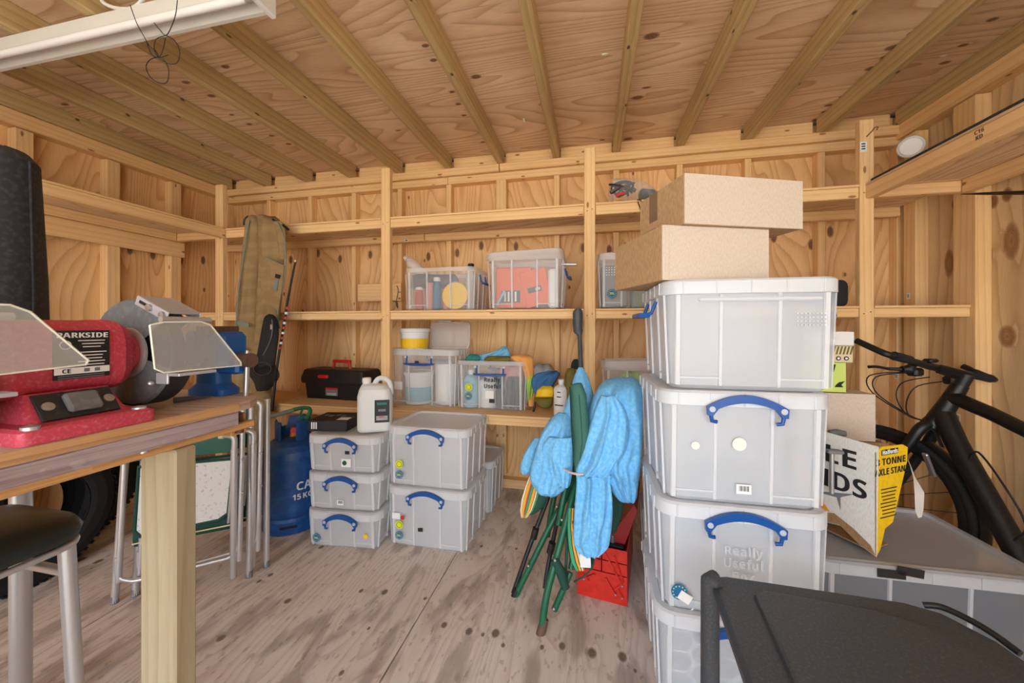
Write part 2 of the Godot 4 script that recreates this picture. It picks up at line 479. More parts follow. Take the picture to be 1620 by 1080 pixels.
	# plastics of the storage boxes: thin walls
	mat("clear_plastic", c8(238, 241, 244), 0.3, 0.0, 0.25)
	mat("clear_rib", c8(244, 246, 248), 0.3, 0.0, 0.42)
	mat("frost_plastic", c8(236, 239, 243), 0.4, 0.0, 0.52)
	mat("frost_rib", c8(242, 244, 247), 0.4, 0.0, 0.55)
	mat("milk_plastic", c8(222, 228, 235), 0.4, 0.0, 0.56)
	mat("milk_rib", c8(240, 243, 247), 0.4, 0.0, 0.5)
	mat("smoke_rib", c8(214, 216, 220), 0.4, 0.0, 0.5)
	mat("milk_lid", c8(232, 236, 241), 0.35, 0.0, 0.68)
	mat("smoke_plastic", c8(132, 136, 142), 0.35, 0.0, 0.6)
	mat("handle_blue", c8(12, 78, 154), 0.35)
	mat("white", c8(238, 238, 236), 0.5)
	mat("paper", c8(240, 240, 238), 0.8)
	mat("batten_white", c8(226, 226, 220), 0.45)
	mat("tube_glass", c8(246, 246, 246), 0.25)
	mat("black", c8(24, 24, 26), 0.5)
	mat("black_soft", c8(30, 31, 33), 0.8)
	mat("rubber", c8(20, 20, 21), 0.75)
	mat("grey", c8(120, 122, 126), 0.5)
	mat("dark_grey", c8(70, 74, 80), 0.5)
	mat("steel", c8(190, 190, 192), 0.35, 0.85)
	mat("alu", c8(206, 206, 208), 0.38, 0.7)
	mat("cast_alu", c8(196, 196, 200), 0.45, 0.5)
	mat("rust", c8(110, 82, 70), 0.7, 0.3)
	mat("red", c8(206, 34, 34), 0.4)
	mat("dark_red", c8(150, 26, 24), 0.45)
	mat("vise_blue", c8(22, 88, 164), 0.45)
	mat("seat_green", c8(26, 34, 30), 0.4)
	mat("chair_green", c8(14, 92, 62), 0.4)
	mat("sling_green", c8(18, 66, 54), 0.75)
	mat("pad_green", c8(50, 100, 88), 0.65)
	mat("fabric_dark_green", c8(34, 72, 58), 0.85)
	mat("sage", c8(120, 136, 128), 0.7)
	mat("yellow", c8(250, 206, 30), 0.5)
	mat("orange", c8(238, 104, 34), 0.6)
	mat("pale_blue", c8(150, 206, 224), 0.6)
	mat("sticker_blue", c8(14, 104, 156), 0.6)
	mat("sticker_yellow", c8(224, 232, 30), 0.6)
	mat("sticker_cream", c8(240, 240, 220), 0.6)
	mat("lime", c8(206, 226, 120), 0.7)
	mat("ink", c8(28, 28, 30), 0.7)
	mat("print_white", c8(240, 240, 240), 0.7)
	mat("net", c8(26, 27, 28), 0.9, 0.0, 0.72)
	mat("bag_film", c8(220, 222, 226), 0.3, 0.0, 0.22)
	mat("bottle_milk", c8(236, 240, 240), 0.4, 0.0, 0.86)
	mat("rag_orange", c8(240, 170, 92), 0.95)
	mat("rag_grey", c8(150, 152, 152), 0.95)
	mat("rag_navy", c8(60, 110, 160), 0.95)
	mat("rag_green", c8(160, 206, 90), 0.95)
	mat("rag_blue", c8(120, 186, 226), 0.95)
	mat("rag_pink", c8(226, 150, 140), 0.95)
	mat("olive_plastic", c8(112, 100, 34), 0.6)
	mat("teal", c8(40, 130, 126), 0.7)
	mat("hose_green", c8(24, 110, 70), 0.5)
	mat("rope", c8(206, 186, 180), 0.9)
	mat("tape_orange", c8(236, 150, 30), 0.5)
	mat("blue_tarp", c8(24, 80, 160), 0.6)
	for st: Array in [["stripe_orange", 232, 164, 60], ["stripe_green", 70, 160, 110], ["stripe_cream", 224, 210, 170], ["stripe_red", 200, 90, 70]]:
		mat(st[0], c8(st[1], st[2], st[3]), 0.9)

func _ready() -> void:
	# camera: level, shifted lens
	var cam := Camera3D.new()
	cam.name = "camera"
	cam.projection = Camera3D.PROJECTION_FRUSTUM
	cam.near = 0.05
	cam.far = 60.0
	cam.size = 1080.0 / F * cam.near
	cam.frustum_offset = Vector2(0.0, (HY - 540.0) / F * cam.near)
	cam.position = Vector3(0, EYE, 0)
	cam.rotation.y = YAW
	cam.current = true
	add_child(cam)
	# bright overcast day: the sky enters through the wide open doorway behind the camera
	var sky_mat := ProceduralSkyMaterial.new()
	sky_mat.sky_top_color = Color(0.86, 0.90, 0.95)
	sky_mat.sky_horizon_color = Color(0.93, 0.95, 0.97)
	sky_mat.sky_energy_multiplier = 1.0
	sky_mat.ground_horizon_color = Color(0.62, 0.62, 0.60)
	sky_mat.ground_bottom_color = Color(0.50, 0.50, 0.48)
	sky_mat.sun_angle_max = 1.0
	var sky := Sky.new()
	sky.sky_material = sky_mat
	var env := Environment.new()
	env.background_mode = Environment.BG_SKY
	env.sky = sky
	env.tonemap_mode = Environment.TONE_MAPPER_LINEAR
	env.tonemap_exposure = 6.0
	env.sdfgi_enabled = true
	env.ssao_enabled = true
	env.ssil_enabled = true
	# sun high behind the shed: it lights the yard, whose light comes in through the doorway
	var sun := DirectionalLight3D.new()
	sun.name = "sun"
	sun.rotation_degrees = Vector3(-52, 200, 0)
	sun.light_energy = 2.2
	sun.light_color = Color(1.0, 0.97, 0.92)
	sun.light_angular_distance = 1.0
	sun.shadow_enabled = true
	add_child(sun)
	var we := WorldEnvironment.new()
	we.name = "environment"
	we.environment = env
	add_child(we)

	make_materials()
	rng.seed = 5
	build_shell()
	build_shelving()
	build_right_side()
	build_centre()
	build_left_side()
	build_shelf_things()

func build_shell() -> void:
	var wood_l: Material = M["pine"]
	# floor: plywood sheets laid with open joints
	var fl := structure("floor", "worn plywood floor with dark knots and stains")
	obj("subfloor", MB.new().box(Vector3((XL + XR) * 0.5, -0.06, (ZB + ZFRONT) * 0.5), Vector3(XR - XL + 0.3, 0.07, ZFRONT - ZB + 0.3)), M["black_soft"], fl)
	var xs := [XL - 0.05, -1.884, -0.664, 0.556, XR + 0.05]
	for i in 4:
		for j in 2:
			var z0 := ZB - 0.05 if j == 0 else -0.16
			var z1 := -0.16 if j == 0 else ZFRONT
			var mb := MB.new()
			mb.uo = Vector2(-0.03, -0.065 + 1.22 * ((i + j) % 2))
			mb.box(Vector3((xs[i] + xs[i + 1]) * 0.5, -0.009 - 0.0006 * (i % 2), (z0 + z1) * 0.5), Vector3(xs[i + 1] - xs[i] - 0.004, 0.018, z1 - z0 - 0.004), 0.0015)
			obj("plywood_sheet", mb, M["floor_ply"], fl)
	# ground outside the doorway
	var gr := structure("ground", "pale concrete yard outside the doorway")
	obj("paving", MB.new().box(Vector3(-0.6, -0.12, 11.7), Vector3(30, 0.1, 20)), M["concrete"], gr)
	# ceiling
	var ce := structure("ceiling", "knotty plywood roof deck on treated rafters")
	obj("roof_cover", MB.new().box(Vector3((XL + XR) * 0.5, CEIL + 0.045, (ZB + ZFRONT) * 0.5), Vector3(XR - XL + 0.4, 0.05, ZFRONT - ZB + 0.4)), M["black_soft"], ce)
	var cxs := [XL - 0.05, -1.816, 0.56, XR + 0.05]
	var czs := [ZB - 0.05, -1.38, -0.16, 1.06, ZFRONT]
	for i in 3:
		for j in 4:
			var mb := MB.new()
			mb.uo = Vector2(0.02, -0.06 + 1.21 * ((i + j) % 2))
			var wx: float = cxs[i + 1] - cxs[i]
			var wz: float = czs[j + 1] - czs[j]
			mb.box(Vector3(cxs[i] + wx * 0.5, CEIL + 0.009, czs[j] + wz * 0.5), Vector3(maxf(wx, wz + 0.01) if i < 2 else wx, 0.018, wz - 0.003))
			obj("plywood_sheet", mb, M["ceiling_ply"], ce)
	var rx := []
	for k in range(-8, 5): rx.append(0.164 + 0.396 * k)
	for x: float in rx:
		timber("rafter", Vector3(x, CEIL - 0.05, (ZB + ZFRONT) * 0.5 + 0.02), Vector3(0.047, 0.1, ZFRONT - ZB - 0.06), M["treated_pine"], ce, 0.005)
	# paint marks and a white nail plate on the deck
	for q: Array in [[957, 86, 0.02, 0.009], [829, 190, 0.008, 0.03], [706, 120, 0.008, 0.006], [1493, 88, 0.016, 0.008]]:
		var p := py(q[0], q[1], CEIL)
		obj("paint_mark", MB.new().box(p + Vector3(0, -0.001, 0), Vector3(q[2] * 1.4, 0.002, q[3] * 1.4), 0.0008), M["sticker_cream"], ce)
	# back wall
	var wb := structure("wall_back", "back wall of knotty plywood panels between pine studs")
	obj("cladding", MB.new().box(Vector3((XL + XR) * 0.5, 1.2, ZB - 0.045), Vector3(XR - XL + 0.3, 2.5, 0.05)), M["dark_grey"], wb)
	var sx := [XL]
	for x: float in rx: sx.append(x)
	sx.append(XR)
	for i in sx.size() - 1:
		var w: float = sx[i + 1] - sx[i]
		var mb := MB.new()
		mb.uo = Vector2((i % 3) * 0.02, fmod(0.06 + i * 0.47, 1.95))
		mb.box(Vector3((sx[i] + sx[i + 1]) * 0.5, 1.19, ZB - 0.006), Vector3(w - 0.002, 2.38, 0.012))
		obj("plywood_panel", mb, M["wall_ply"], wb)
	for i in rx.size():
		var w := 0.038
		var x: float = rx[i]
		if i == 0: x = XL + 0.025
		if i == 6: w = 0.076
		timber("stud", Vector3(x, 1.14, ZB + 0.03), Vector3(w, 2.10, 0.06), wood_l, wb)
	timber("sole_plate", Vector3((XL + XR) * 0.5, 0.03, ZB + 0.034), Vector3(XR - XL, 0.06, 0.068), wood_l, wb)
	for seg: Array in [[XL, -1.03], [-1.026, XR - 0.02]]:
		span("top_plate", Vector3(seg[0], 2.188, ZB), Vector3(seg[1], 2.240, ZB + 0.068), wood_l, wb)
	for seg: Array in [[XL, -0.636], [-0.632, XR - 0.05]]:
		span("top_plate", Vector3(seg[0], 2.242, ZB), Vector3(seg[1], 2.295, ZB + 0.09), wood_l, wb)
	for i in rx.size() - 1:
		span("blocking", Vector3(rx[i] + 0.025, 2.297, ZB), Vector3(rx[i + 1] - 0.025, CEIL - 0.002, ZB + 0.022), wood_l, wb)
	# left wall
	var wl := structure("wall_left", "left wall of plywood panels and pine studs")
	obj("cladding", MB.new().box(Vector3(XL - 0.045, 1.2, (ZB + ZFRONT) * 0.5), Vector3(0.05, 2.5, ZFRONT - ZB + 0.2)), M["dark_grey"], wl)
	var lz := [ZB, -2.133, -1.768, -1.388, -1.01, -0.63, -0.25, 0.13, 0.51, 0.89, 1.27, ZFRONT]
	for i in lz.size() - 1:
		var mb := MB.new()
		mb.uo = Vector2(0.03, fmod(0.2 + i * 0.67, 1.95))
		mb.box(Vector3(XL - 0.006, 1.19, (lz[i] + lz[i + 1]) * 0.5), Vector3(0.012, 2.38, lz[i + 1] - lz[i] - 0.002))
		obj("plywood_panel", mb, M["wall_ply"], wl)
		if i > 0: timber("stud", Vector3(XL + 0.03, 1.11, lz[i]), Vector3(0.06, 2.2, 0.07), wood_l, wl)
	span("top_plate", Vector3(XL, 2.215, ZB + 0.07), Vector3(XL + 0.07, 2.295, ZFRONT), wood_l, wl)
	span("sole_plate", Vector3(XL, 0, ZB + 0.07), Vector3(XL + 0.062, 0.05, ZFRONT), wood_l, wl)
	# right wall
	var wr := structure("wall_right", "right wall of pale plywood with large brown knots")
	obj("cladding", MB.new().box(Vector3(XR + 0.045, 1.2, (ZB + ZFRONT) * 0.5), Vector3(0.05, 2.5, ZFRONT - ZB + 0.2)), M["dark_grey"], wr)
	var rz := [[ZB, -2.452, 0.0, 0.3], [-2.452, -2.147, 0.0, 0.52], [-2.147, -1.2, 0.0, 0.99], [-1.2, ZFRONT, 0.0, 0.4]]
	for q: Array in rz:
		var mb := MB.new()
		mb.uo = Vector2(q[2], q[3])
		mb.box(Vector3(XR + 0.006, 1.19, (q[0] + q[1]) * 0.5), Vector3(0.012, 2.38, q[1] - q[0] - 0.002))
		obj("plywood_panel", mb, M["right_ply"], wr)
	for q: Array in [[-2.452, 0.08], [-2.147, 0.11], [-1.2, 0.08], [-0.5, 0.08], [0.2, 0.08], [0.9, 0.08]]:
		timber("stud", Vector3(XR - 0.03, 1.11, q[0]), Vector3(0.06, 2.2, q[1]), wood_l, wr)
	span("top_plate", Vector3(XR - 0.068, 2.215, ZB + 0.07), Vector3(XR, 2.295, ZFRONT), wood_l, wr)
	span("sole_plate", Vector3(XR - 0.062, 0, ZB + 0.07), Vector3(XR, 0.05, ZFRONT), wood_l, wr)
	# front wall: the doorway the camera stands in
	var wf := structure("wall_front", "front wall with a wide open doorway")
	obj("jamb_panel", MB.new().box(Vector3((XL - 2.2) * 0.5 - 0.05, 1.2, ZFRONT + 0.05), Vector3(-2.2 - XL + 0.1, 2.5, 0.1)), wood_l, wf)
	obj("jamb_panel", MB.new().box(Vector3(XR - 0.05, 1.2, ZFRONT + 0.05), Vector3(0.3, 2.5, 0.1)), wood_l, wf)
	obj("door_header", MB.new().box(Vector3((XL + XR) * 0.5, 2.36, ZFRONT + 0.05), Vector3(XR - XL + 0.3, 0.14, 0.1)), wood_l, wf)
	# barcode labels on studs
	for q: Array in [[wr, px(1437, 468, XR - 0.0605), 0.013], [wr, px(1418, 595, XR - 0.0605), 0.012], [wr, px(1516, 660, XR - 0.0605), 0.014]]:
		var lb := obj("barcode_label", MB.new().box(q[1], Vector3(0.001, 0.034, 0.02)), M["paper"], q[0])
		for b in 3: obj("print", MB.new().box(q[1] + Vector3(-0.0008, 0.006 - 0.006 * b, 0), Vector3(0.0006, 0.003, 0.011)), M["ink"], lb)

func build_shelving() -> void:
	var w: Material = M["pine"]
	var sh := thing("timber_shelving", "pine shelving of four posts and three tiers fixed along the back wall", "shelving", Vector3.ZERO)
	var posts := [[-2.622, -2.556], [-1.311, -1.249], [-0.038, 0.024], [1.286, 1.346]]
	for q: Array in posts:
		span("post", Vector3(q[0], 0, ZF - 0.038), Vector3(q[1], 2.155, ZF), w, sh, 0.004)
	var gaps := [[XL + 0.065, -2.624], [-2.554, -1.313], [-1.247, -0.04], [0.026, 1.284], [1.348, XR - 0.002]]
	for i in 5:
		var g: Array = gaps[i]
		var g1: float = g[1] if i < 4 else XR - 0.062
		span("fascia", Vector3(g[0], 1.772, ZF - 0.042), Vector3(g1, 1.826, ZF - 0.004), w, sh)
		span("fascia", Vector3(g[0], 1.188, ZF - 0.042), Vector3(g1, 1.232, ZF - 0.004), w, sh)
		if i < 4: span("fascia", Vector3(g[0], 0.557, ZF - 0.042), Vector3(minf(g1, 0.95), 0.604, ZF - 0.004), w, sh)
	for q: Array in [[XL + 0.065, -1.28], [-1.278, -0.01], [-0.008, XR - 0.065]]:
		span("shelf_board", Vector3(q[0], 1.827, ZB + 0.062), Vector3(q[1], 1.838, ZF - 0.0395), M["ceiling_ply"], sh, 0.001)
		span("shelf_board", Vector3(q[0], 1.233, ZB + 0.062), Vector3(q[1], 1.244, ZF - 0.0395), M["ceiling_ply"], sh, 0.001)
		span("shelf_board", Vector3(q[0], 0.605, ZB + 0.062), Vector3(minf(q[1], 0.95), 0.618, ZF - 0.0395), w, sh, 0.001)
	for g: Array in gaps:
		span("shelf_edge", Vector3(g[0], 1.827, ZF - 0.039), Vector3(minf(g[1], XR - 0.062), 1.838, ZF - 0.001), w, sh, 0.001)
		span("shelf_edge", Vector3(g[0], 1.233, ZF - 0.039), Vector3(minf(g[1], XR - 0.062), 1.244, ZF - 0.001), w, sh, 0.001)
		if g[0] < 0.9: span("shelf_edge", Vector3(g[0], 0.605, ZF - 0.039), Vector3(minf(g[1], 0.95), 0.618, ZF - 0.001), w, sh, 0.001)
	for y: float in [1.772, 1.188, 0.557]:
		span("ledger", Vector3(XL + 0.065, y, ZB + 0.061), Vector3(-1.2, y + 0.054, ZB + 0.099), w, sh)
		span("ledger", Vector3(-1.197, y, ZB + 0.061), Vector3(XR - 0.065 if y > 1 else 0.9, y + 0.054, ZB + 0.099), w, sh)
	# screw heads on the posts
	for q: Array in posts:
		for y: float in [1.80, 1.21, 0.58]:
			for dx: float in [-0.014, 0.014]:
				var mb := MB.new()
				mb.xf = Transform3D(Basis(Vector3.RIGHT, PI / 2), Vector3((q[0] + q[1]) * 0.5 + dx, y + dx * 0.3, ZF - 0.0005))
				mb.lathe([Vector2(0.0035, 0), Vector2(0.003, 0.0012)], 8)
				obj("screw", mb, M["rust"], sh)
	var lb := obj("barcode_label", MB.new().box(pz(1366, 232, ZF + 0.0006), Vector3(0.03, 0.05, 0.001)), M["paper"], sh)
	for b in 3: obj("print", MB.new().box(pz(1366, 232, ZF + 0.0014) + Vector3(0, 0.014 - 0.012 * b, 0), Vector3(0.016, 0.006, 0.0006)), M["ink"], lb)
	lb = obj("barcode_label", MB.new().box(pz(643, 380, ZB + 0.0996), Vector3(0.034, 0.016, 0.001)), M["paper"], sh)
	obj("print", MB.new().box(pz(643, 380, ZB + 0.1004), Vector3(0.018, 0.007, 0.0006)), M["ink"], lb)
	# hook screwed into the last post
	obj("wire_hook", MB.new().tube(spline([pz(1371, 216, ZF + 0.004), pz(1380, 207, ZF + 0.01), pz(1384, 202, ZF + 0.012), pz(1389, 201, ZF + 0.012), pz(1387, 205, ZF + 0.012)]), 0.0022, 6), M["rust"], sh)
	# left wall shelf
	var ls := thing("wall_shelf", "pine shelf running along the left wall above a wide plank", "shelf", Vector3.ZERO)
	span("fascia", Vector3(-2.566, 1.770, ZF + 0.002), Vector3(-2.528, 1.826, 1.5), w, ls)
	span("shelf_edge", Vector3(-2.566, 1.827, ZF + 0.002), Vector3(-2.527, 1.838, 1.5), w, ls, 0.001)
	span("shelf_board", Vector3(XL + 0.065, 1.827, ZF + 0.002), Vector3(-2.567, 1.838, 1.5), M["ceiling_ply"], ls, 0.001)
	span("ledger", Vector3(XL + 0.061, 1.770, ZF + 0.002), Vector3(XL + 0.099, 1.826, 1.5), w, ls)
	span("plank", Vector3(XL + 0.061, 1.660, -2.176), Vector3(XL + 0.083, 1.768, 1.5), w, ls)
	# right wall shelf
	var rs := thing("wall_shelf", "pine shelf running along the right wall under a black strip", "shelf", Vector3.ZERO)
	span("fascia", Vector3(1.307, 1.765, ZF + 0.002), Vector3(1.345, 1.828, 1.5), w, rs)
	span("shelf_board", Vector3(1.307, 1.829, ZF + 0.002), Vector3(XR - 0.065, 1.838, 1.5), M["ceiling_ply"], rs, 0.001)
	span("ledger", Vector3(XR - 0.1, 1.765, ZF + 0.002), Vector3(XR - 0.062, 1.828, 1.5), w, rs)
	text("C16", 0.014, px(1549, 213, 1.3063) + Vector3(0, 0.012, 0), Basis(Vector3.UP, -PI / 2), M["rust"], rs)
	text("KD", 0.014, px(1549, 213, 1.3063) + Vector3(0, -0.008, 0), Basis(Vector3.UP, -PI / 2), M["rust"], rs)
	var st := obj("rubber_strip", MB.new().box(Vector3(1.42, 1.8445, -0.9), Vector3(0.22, 0.013, 2.36), 0.002), M["felt_black"], self)
	tag(st, "long black strip lying on the right wall shelf", "strip")

# ---------- storage boxes ----------
# a lidded plastic crate with moulded ribs; origin at the middle of its base, one handle end faces +z
func crate(label: String, at: Vector3, turn: float, w: float, d: float, h: float, look: String, lid := "on", handle := "up", group := "", longside := false) -> Node3D:
	var t := thing("storage_box", label, "storage box", at, turn, group)
	var wall: Material = M[look + "_plastic"]
	var rib: Material = M[look + "_rib"] if M.has(look + "_rib") else M["frost_rib"]
	var lidm: Material = M["milk_lid"] if look == "milk" else rib
	var hb := h - (0.012 if lid == "on" else 0.0)
	var bw := w * 0.945; var bd := d * 0.945
	var tp := 0.022
	# body: thin shell, tapered, rounded corners
	var b := MB.new()
	b.loft([rrect(bw - tp - 0.02, bd - tp - 0.02, 0.03, 0.0), rrect(bw - tp, bd - tp, 0.035, 0.012), rrect(bw, bd, 0.045, hb - 0.03)], true, false)
	obj("body", b, wall, t)
	var rm := MB.new()
	rm.loft([rrect(bw, bd, 0.045, hb - 0.03), rrect(w - 0.012, d - 0.012, 0.05, hb - 0.028), rrect(w - 0.012, d - 0.012, 0.05, hb - 0.004), rrect(w - 0.024, d - 0.024, 0.045, hb - 0.002)], false, false)
	obj("rim", rm, rib, t)
	# ribs
	var faces := [[0.0, bd, bw], [PI, bd, bw], [PI / 2, bw, bd], [-PI / 2, bw, bd]]
	for fi in 4:
		var f: Array = faces[fi]
		if fi == 1: continue
		var half: float = f[1] * 0.5
		for q: Array in [[-0.17, 0.011], [0.17, 0.011], [-0.43, 0.016], [0.43, 0.016]]:
			var x: float = f[2] * q[0]
			var m := MB.new()
			m.xf = Transform3D(Basis(Vector3.UP, f[0]), Vector3.ZERO)
			var lo := half - tp * 0.5
			var ww: float = q[1] * 0.5
			var y1 := hb - 0.03
			m.loft([[Vector3(x - ww, 0.012, lo + 0.0004), Vector3(x + ww, 0.012, lo + 0.0004), Vector3(x + ww * 0.7, 0.012, lo + 0.006), Vector3(x - ww * 0.7, 0.012, lo + 0.006)],
				[Vector3(x - ww, y1, half + 0.0004), Vector3(x + ww, y1, half + 0.0004), Vector3(x + ww * 0.7, y1, half + 0.006), Vector3(x - ww * 0.7, y1, half + 0.006)]])
			obj("rib", m, rib, t)
		var m2 := MB.new()
		m2.xf = Transform3D(Basis(Vector3.UP, f[0]), Vector3.ZERO)
		for sg: float in [-1.0, 1.0]:
			var m3 := MB.new()
			m3.xf = m2.xf
			m3.box(Vector3(sg * f[2] * 0.3, 0.034, half - tp * 0.5 + 0.0036), Vector3(f[2] * 0.24, 0.005, 0.006))
			obj("base_moulding", m3, rib, t)
	if lid == "on":
		var l := MB.new()
		l.loft([rrect(w - 0.004, d - 0.004, 0.055, h - 0.042), rrect(w, d, 0.056, h - 0.04), rrect(w, d, 0.056, h - 0.006), rrect(w - 0.012, d - 0.012, 0.052, h), rrect(w - 0.05, d - 0.05, 0.04, h), rrect(w - 0.06, d - 0.06, 0.036, h - 0.010)], false, true)
		var lo := obj("lid", l, lidm, t)
		for fi in 4:
			var f: Array = [[0.0, d, w], [PI, d, w], [PI / 2, w, d], [-PI / 2, w, d]][fi]
			if fi == 1: continue
			var m := MB.new()
			m.xf = Transform3D(Basis(Vector3.UP, f[0]), Vector3.ZERO)
			for k in 5:
				m.box(Vector3((k - 2) * f[2] * 0.19, h - 0.022, f[1] * 0.5 + 0.001), Vector3(0.004, 0.034, 0.003))
			obj("lid_moulding", m, rib, lo).set_meta("kind", "stuff")
	elif lid == "ajar":
		var l := MB.new()
		l.xf = Transform3D(Basis(Vector3(0, 0, 1), 0.03) * Basis(Vector3.RIGHT, -0.03), Vector3(0, 0.012, 0))
		l.loft([rrect(w - 0.004, d - 0.004, 0.055, h - 0.026), rrect(w, d, 0.056, h - 0.024), rrect(w, d, 0.056, h + 0.008), rrect(w - 0.012, d - 0.012, 0.052, h + 0.014), rrect(w - 0.05, d - 0.05, 0.04, h + 0.014), rrect(w - 0.06, d - 0.06, 0.036, h + 0.004)], false, true)
		obj("lid", l, lidm, t)
	if handle != "none":
		for e in 2:
			if e == 1 and handle == "front": continue
			var hw := minf(w * 0.225, 0.105)
			var xf := Transform3D(Basis(Vector3.UP, PI * e + (PI / 2 if longside else 0.0)), Vector3.ZERO)
			var zz := (w if longside else d) * 0.5 + 0.004
			var m := MB.new()
			m.xf = xf
			if handle == "down":
				var y0 := hb - 0.035
				for sg: float in [-1.0, 1.0]:
					m.tube([Vector3(sg * hw * 0.82, y0, zz), Vector3(sg * hw * 0.82, y0 - 0.012, zz + 0.008), Vector3(sg * hw * 0.82, y0 - 0.046, zz + 0.01)], 0.0055, 8)
				m.prism([Vector2(-hw, y0 - 0.044), Vector2(hw, y0 - 0.044), Vector2(hw * 0.95, y0 - 0.054), Vector2(hw * 0.5, y0 - 0.060), Vector2(-hw * 0.5, y0 - 0.060), Vector2(-hw * 0.95, y0 - 0.054)], zz - 0.002, zz + 0.018, 0.002)
			else:
				var y0 := h - 0.052
				var top := []; var bot := []
				for i in 15:
					var s := -1.0 + i / 7.0
					top.append(Vector2(s * hw, y0 + 0.012 + 0.034 * (1.0 - s * s)))
					var low := y0 + 0.012 + 0.034 * (1.0 - s * s) - 0.021
					if absf(s) > 0.8: low = y0 - 0.012
					bot.push_front(Vector2(s * hw * (0.985 if absf(s) > 0.9 else 1.0), low))
				m.prism(top + bot, zz, zz + 0.014, 0.0)
				for sg: float in [-1.0, 1.0]:
					m.tube([Vector3(sg * hw * 0.9, y0 - 0.01, zz + 0.006), Vector3(sg * hw * 0.87, y0 - 0.028, zz + 0.006), Vector3(sg * hw * 0.74, y0 - 0.030, zz + 0.004)], 0.0055, 8)
			var ho := obj("handle", m, M["handle_blue"], t)
			for sg: float in [-1.0, 1.0]:
				var r := MB.new()
				r.xf = xf * Transform3D(Basis(Vector3.RIGHT, PI / 2), Vector3(sg * hw * 0.88, (h - 0.046) if handle != "down" else hb - 0.038, zz + 0.012))
				r.lathe([Vector2(0.008, -0.002), Vector2(0.008, 0.003), Vector2(0.0, 0.004)], 12)
				obj("pivot", r, M["frost_rib"], ho)
	return t
# flat round or square labels on a face of a crate: face +z (or given basis)
func disc(t: Node3D, at: Vector3, r: float, m: Material, called := "sticker", b := Basis.IDENTITY) -> MeshInstance3D:
	var mb := MB.new()
	mb.xf = Transform3D(b * Basis(Vector3.RIGHT, PI / 2), at)
	mb.lathe([Vector2(r, 0), Vector2(r, 0.0012)], 18)
	return obj(called, mb, m, t)
func patch(t: Node3D, at: Vector3, w: float, h: float, m: Material, called := "paper_label", tilt := 0.0) -> MeshInstance3D:
	var mb := MB.new()
	mb.xf = Transform3D(Basis(Vector3(0, 0, 1), tilt), at)
	mb.box(Vector3.ZERO, Vector3(w, h, 0.0012))
	return obj(called, mb, m, t)
func ring_sticker(t: Node3D, at: Vector3, r: float, words := "") -> void:
	var s := disc(t, at, r, M["sticker_blue"], "round_sticker")
	for k in 12:
		var a := TAU * k / 12.0
		obj("dot", MB.new().box(at + Vector3(cos(a) * r * 0.78, sin(a) * r * 0.78, 0.0016), Vector3(r * 0.14, r * 0.14, 0.0008)), M["lime"], s)
	if words: text(words, r * 0.5, at + Vector3(0, 0, 0.002), Basis.IDENTITY, M["sticker_yellow"], s)
func smile_sticker(t: Node3D, at: Vector3, r: float) -> void:
	var s := disc(t, at, r, M["sticker_yellow"], "round_sticker")
	var m := MB.new()
	m.xf = Transform3D(Basis(Vector3.RIGHT, PI / 2), at + Vector3(0, 0, 0.0016))
	var lp := []
	for q: Array in [[0.72, 0.0], [0.72, 0.0006], [0.62, 0.0006], [0.62, 0.0]]:
		var l := []
		for k in 16: l.append(Vector3(cos(TAU * k / 16) * r * q[0], q[1], sin(TAU * k / 16) * r * q[0]))
		lp.append(l)
	m.loft(lp, false, false)
	obj("printed_ring", m, M["chair_green"], s)
func barcode(t: Node3D, at: Vector3, w: float, h: float) -> void:
	var s := patch(t, at, w, h, M["paper"], "barcode_label")
	for k in 9:
		obj("bar", MB.new().box(at + Vector3((k - 4) * w * 0.075, h * 0.08, 0.001), Vector3(w * (0.02 + 0.03 * (k % 3) / 2.0), h * 0.55, 0.0006)), M["ink"], s)

func carton(called: String, label: String, a: Vector3, yaw: float, w: float, d: float, h: float, m: Material, ms: Material) -> Node3D:
	# a: front left bottom corner; yaw: direction of the front edge
	var t := thing(called, label, "box", a, yaw)
	var th := 0.004
	# four walls and the bottom as boards
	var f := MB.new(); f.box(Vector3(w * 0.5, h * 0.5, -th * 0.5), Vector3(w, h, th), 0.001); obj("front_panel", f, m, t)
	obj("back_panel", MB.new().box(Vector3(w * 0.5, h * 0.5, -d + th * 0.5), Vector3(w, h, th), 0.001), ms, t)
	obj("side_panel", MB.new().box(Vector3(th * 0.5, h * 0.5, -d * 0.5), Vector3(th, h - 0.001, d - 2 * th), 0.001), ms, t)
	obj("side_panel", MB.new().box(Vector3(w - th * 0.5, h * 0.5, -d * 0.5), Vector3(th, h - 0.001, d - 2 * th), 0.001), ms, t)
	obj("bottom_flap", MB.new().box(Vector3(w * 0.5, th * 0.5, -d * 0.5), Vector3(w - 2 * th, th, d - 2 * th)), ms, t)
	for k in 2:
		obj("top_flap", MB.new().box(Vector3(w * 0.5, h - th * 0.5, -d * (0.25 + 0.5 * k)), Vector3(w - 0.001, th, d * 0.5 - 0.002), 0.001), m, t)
	return t

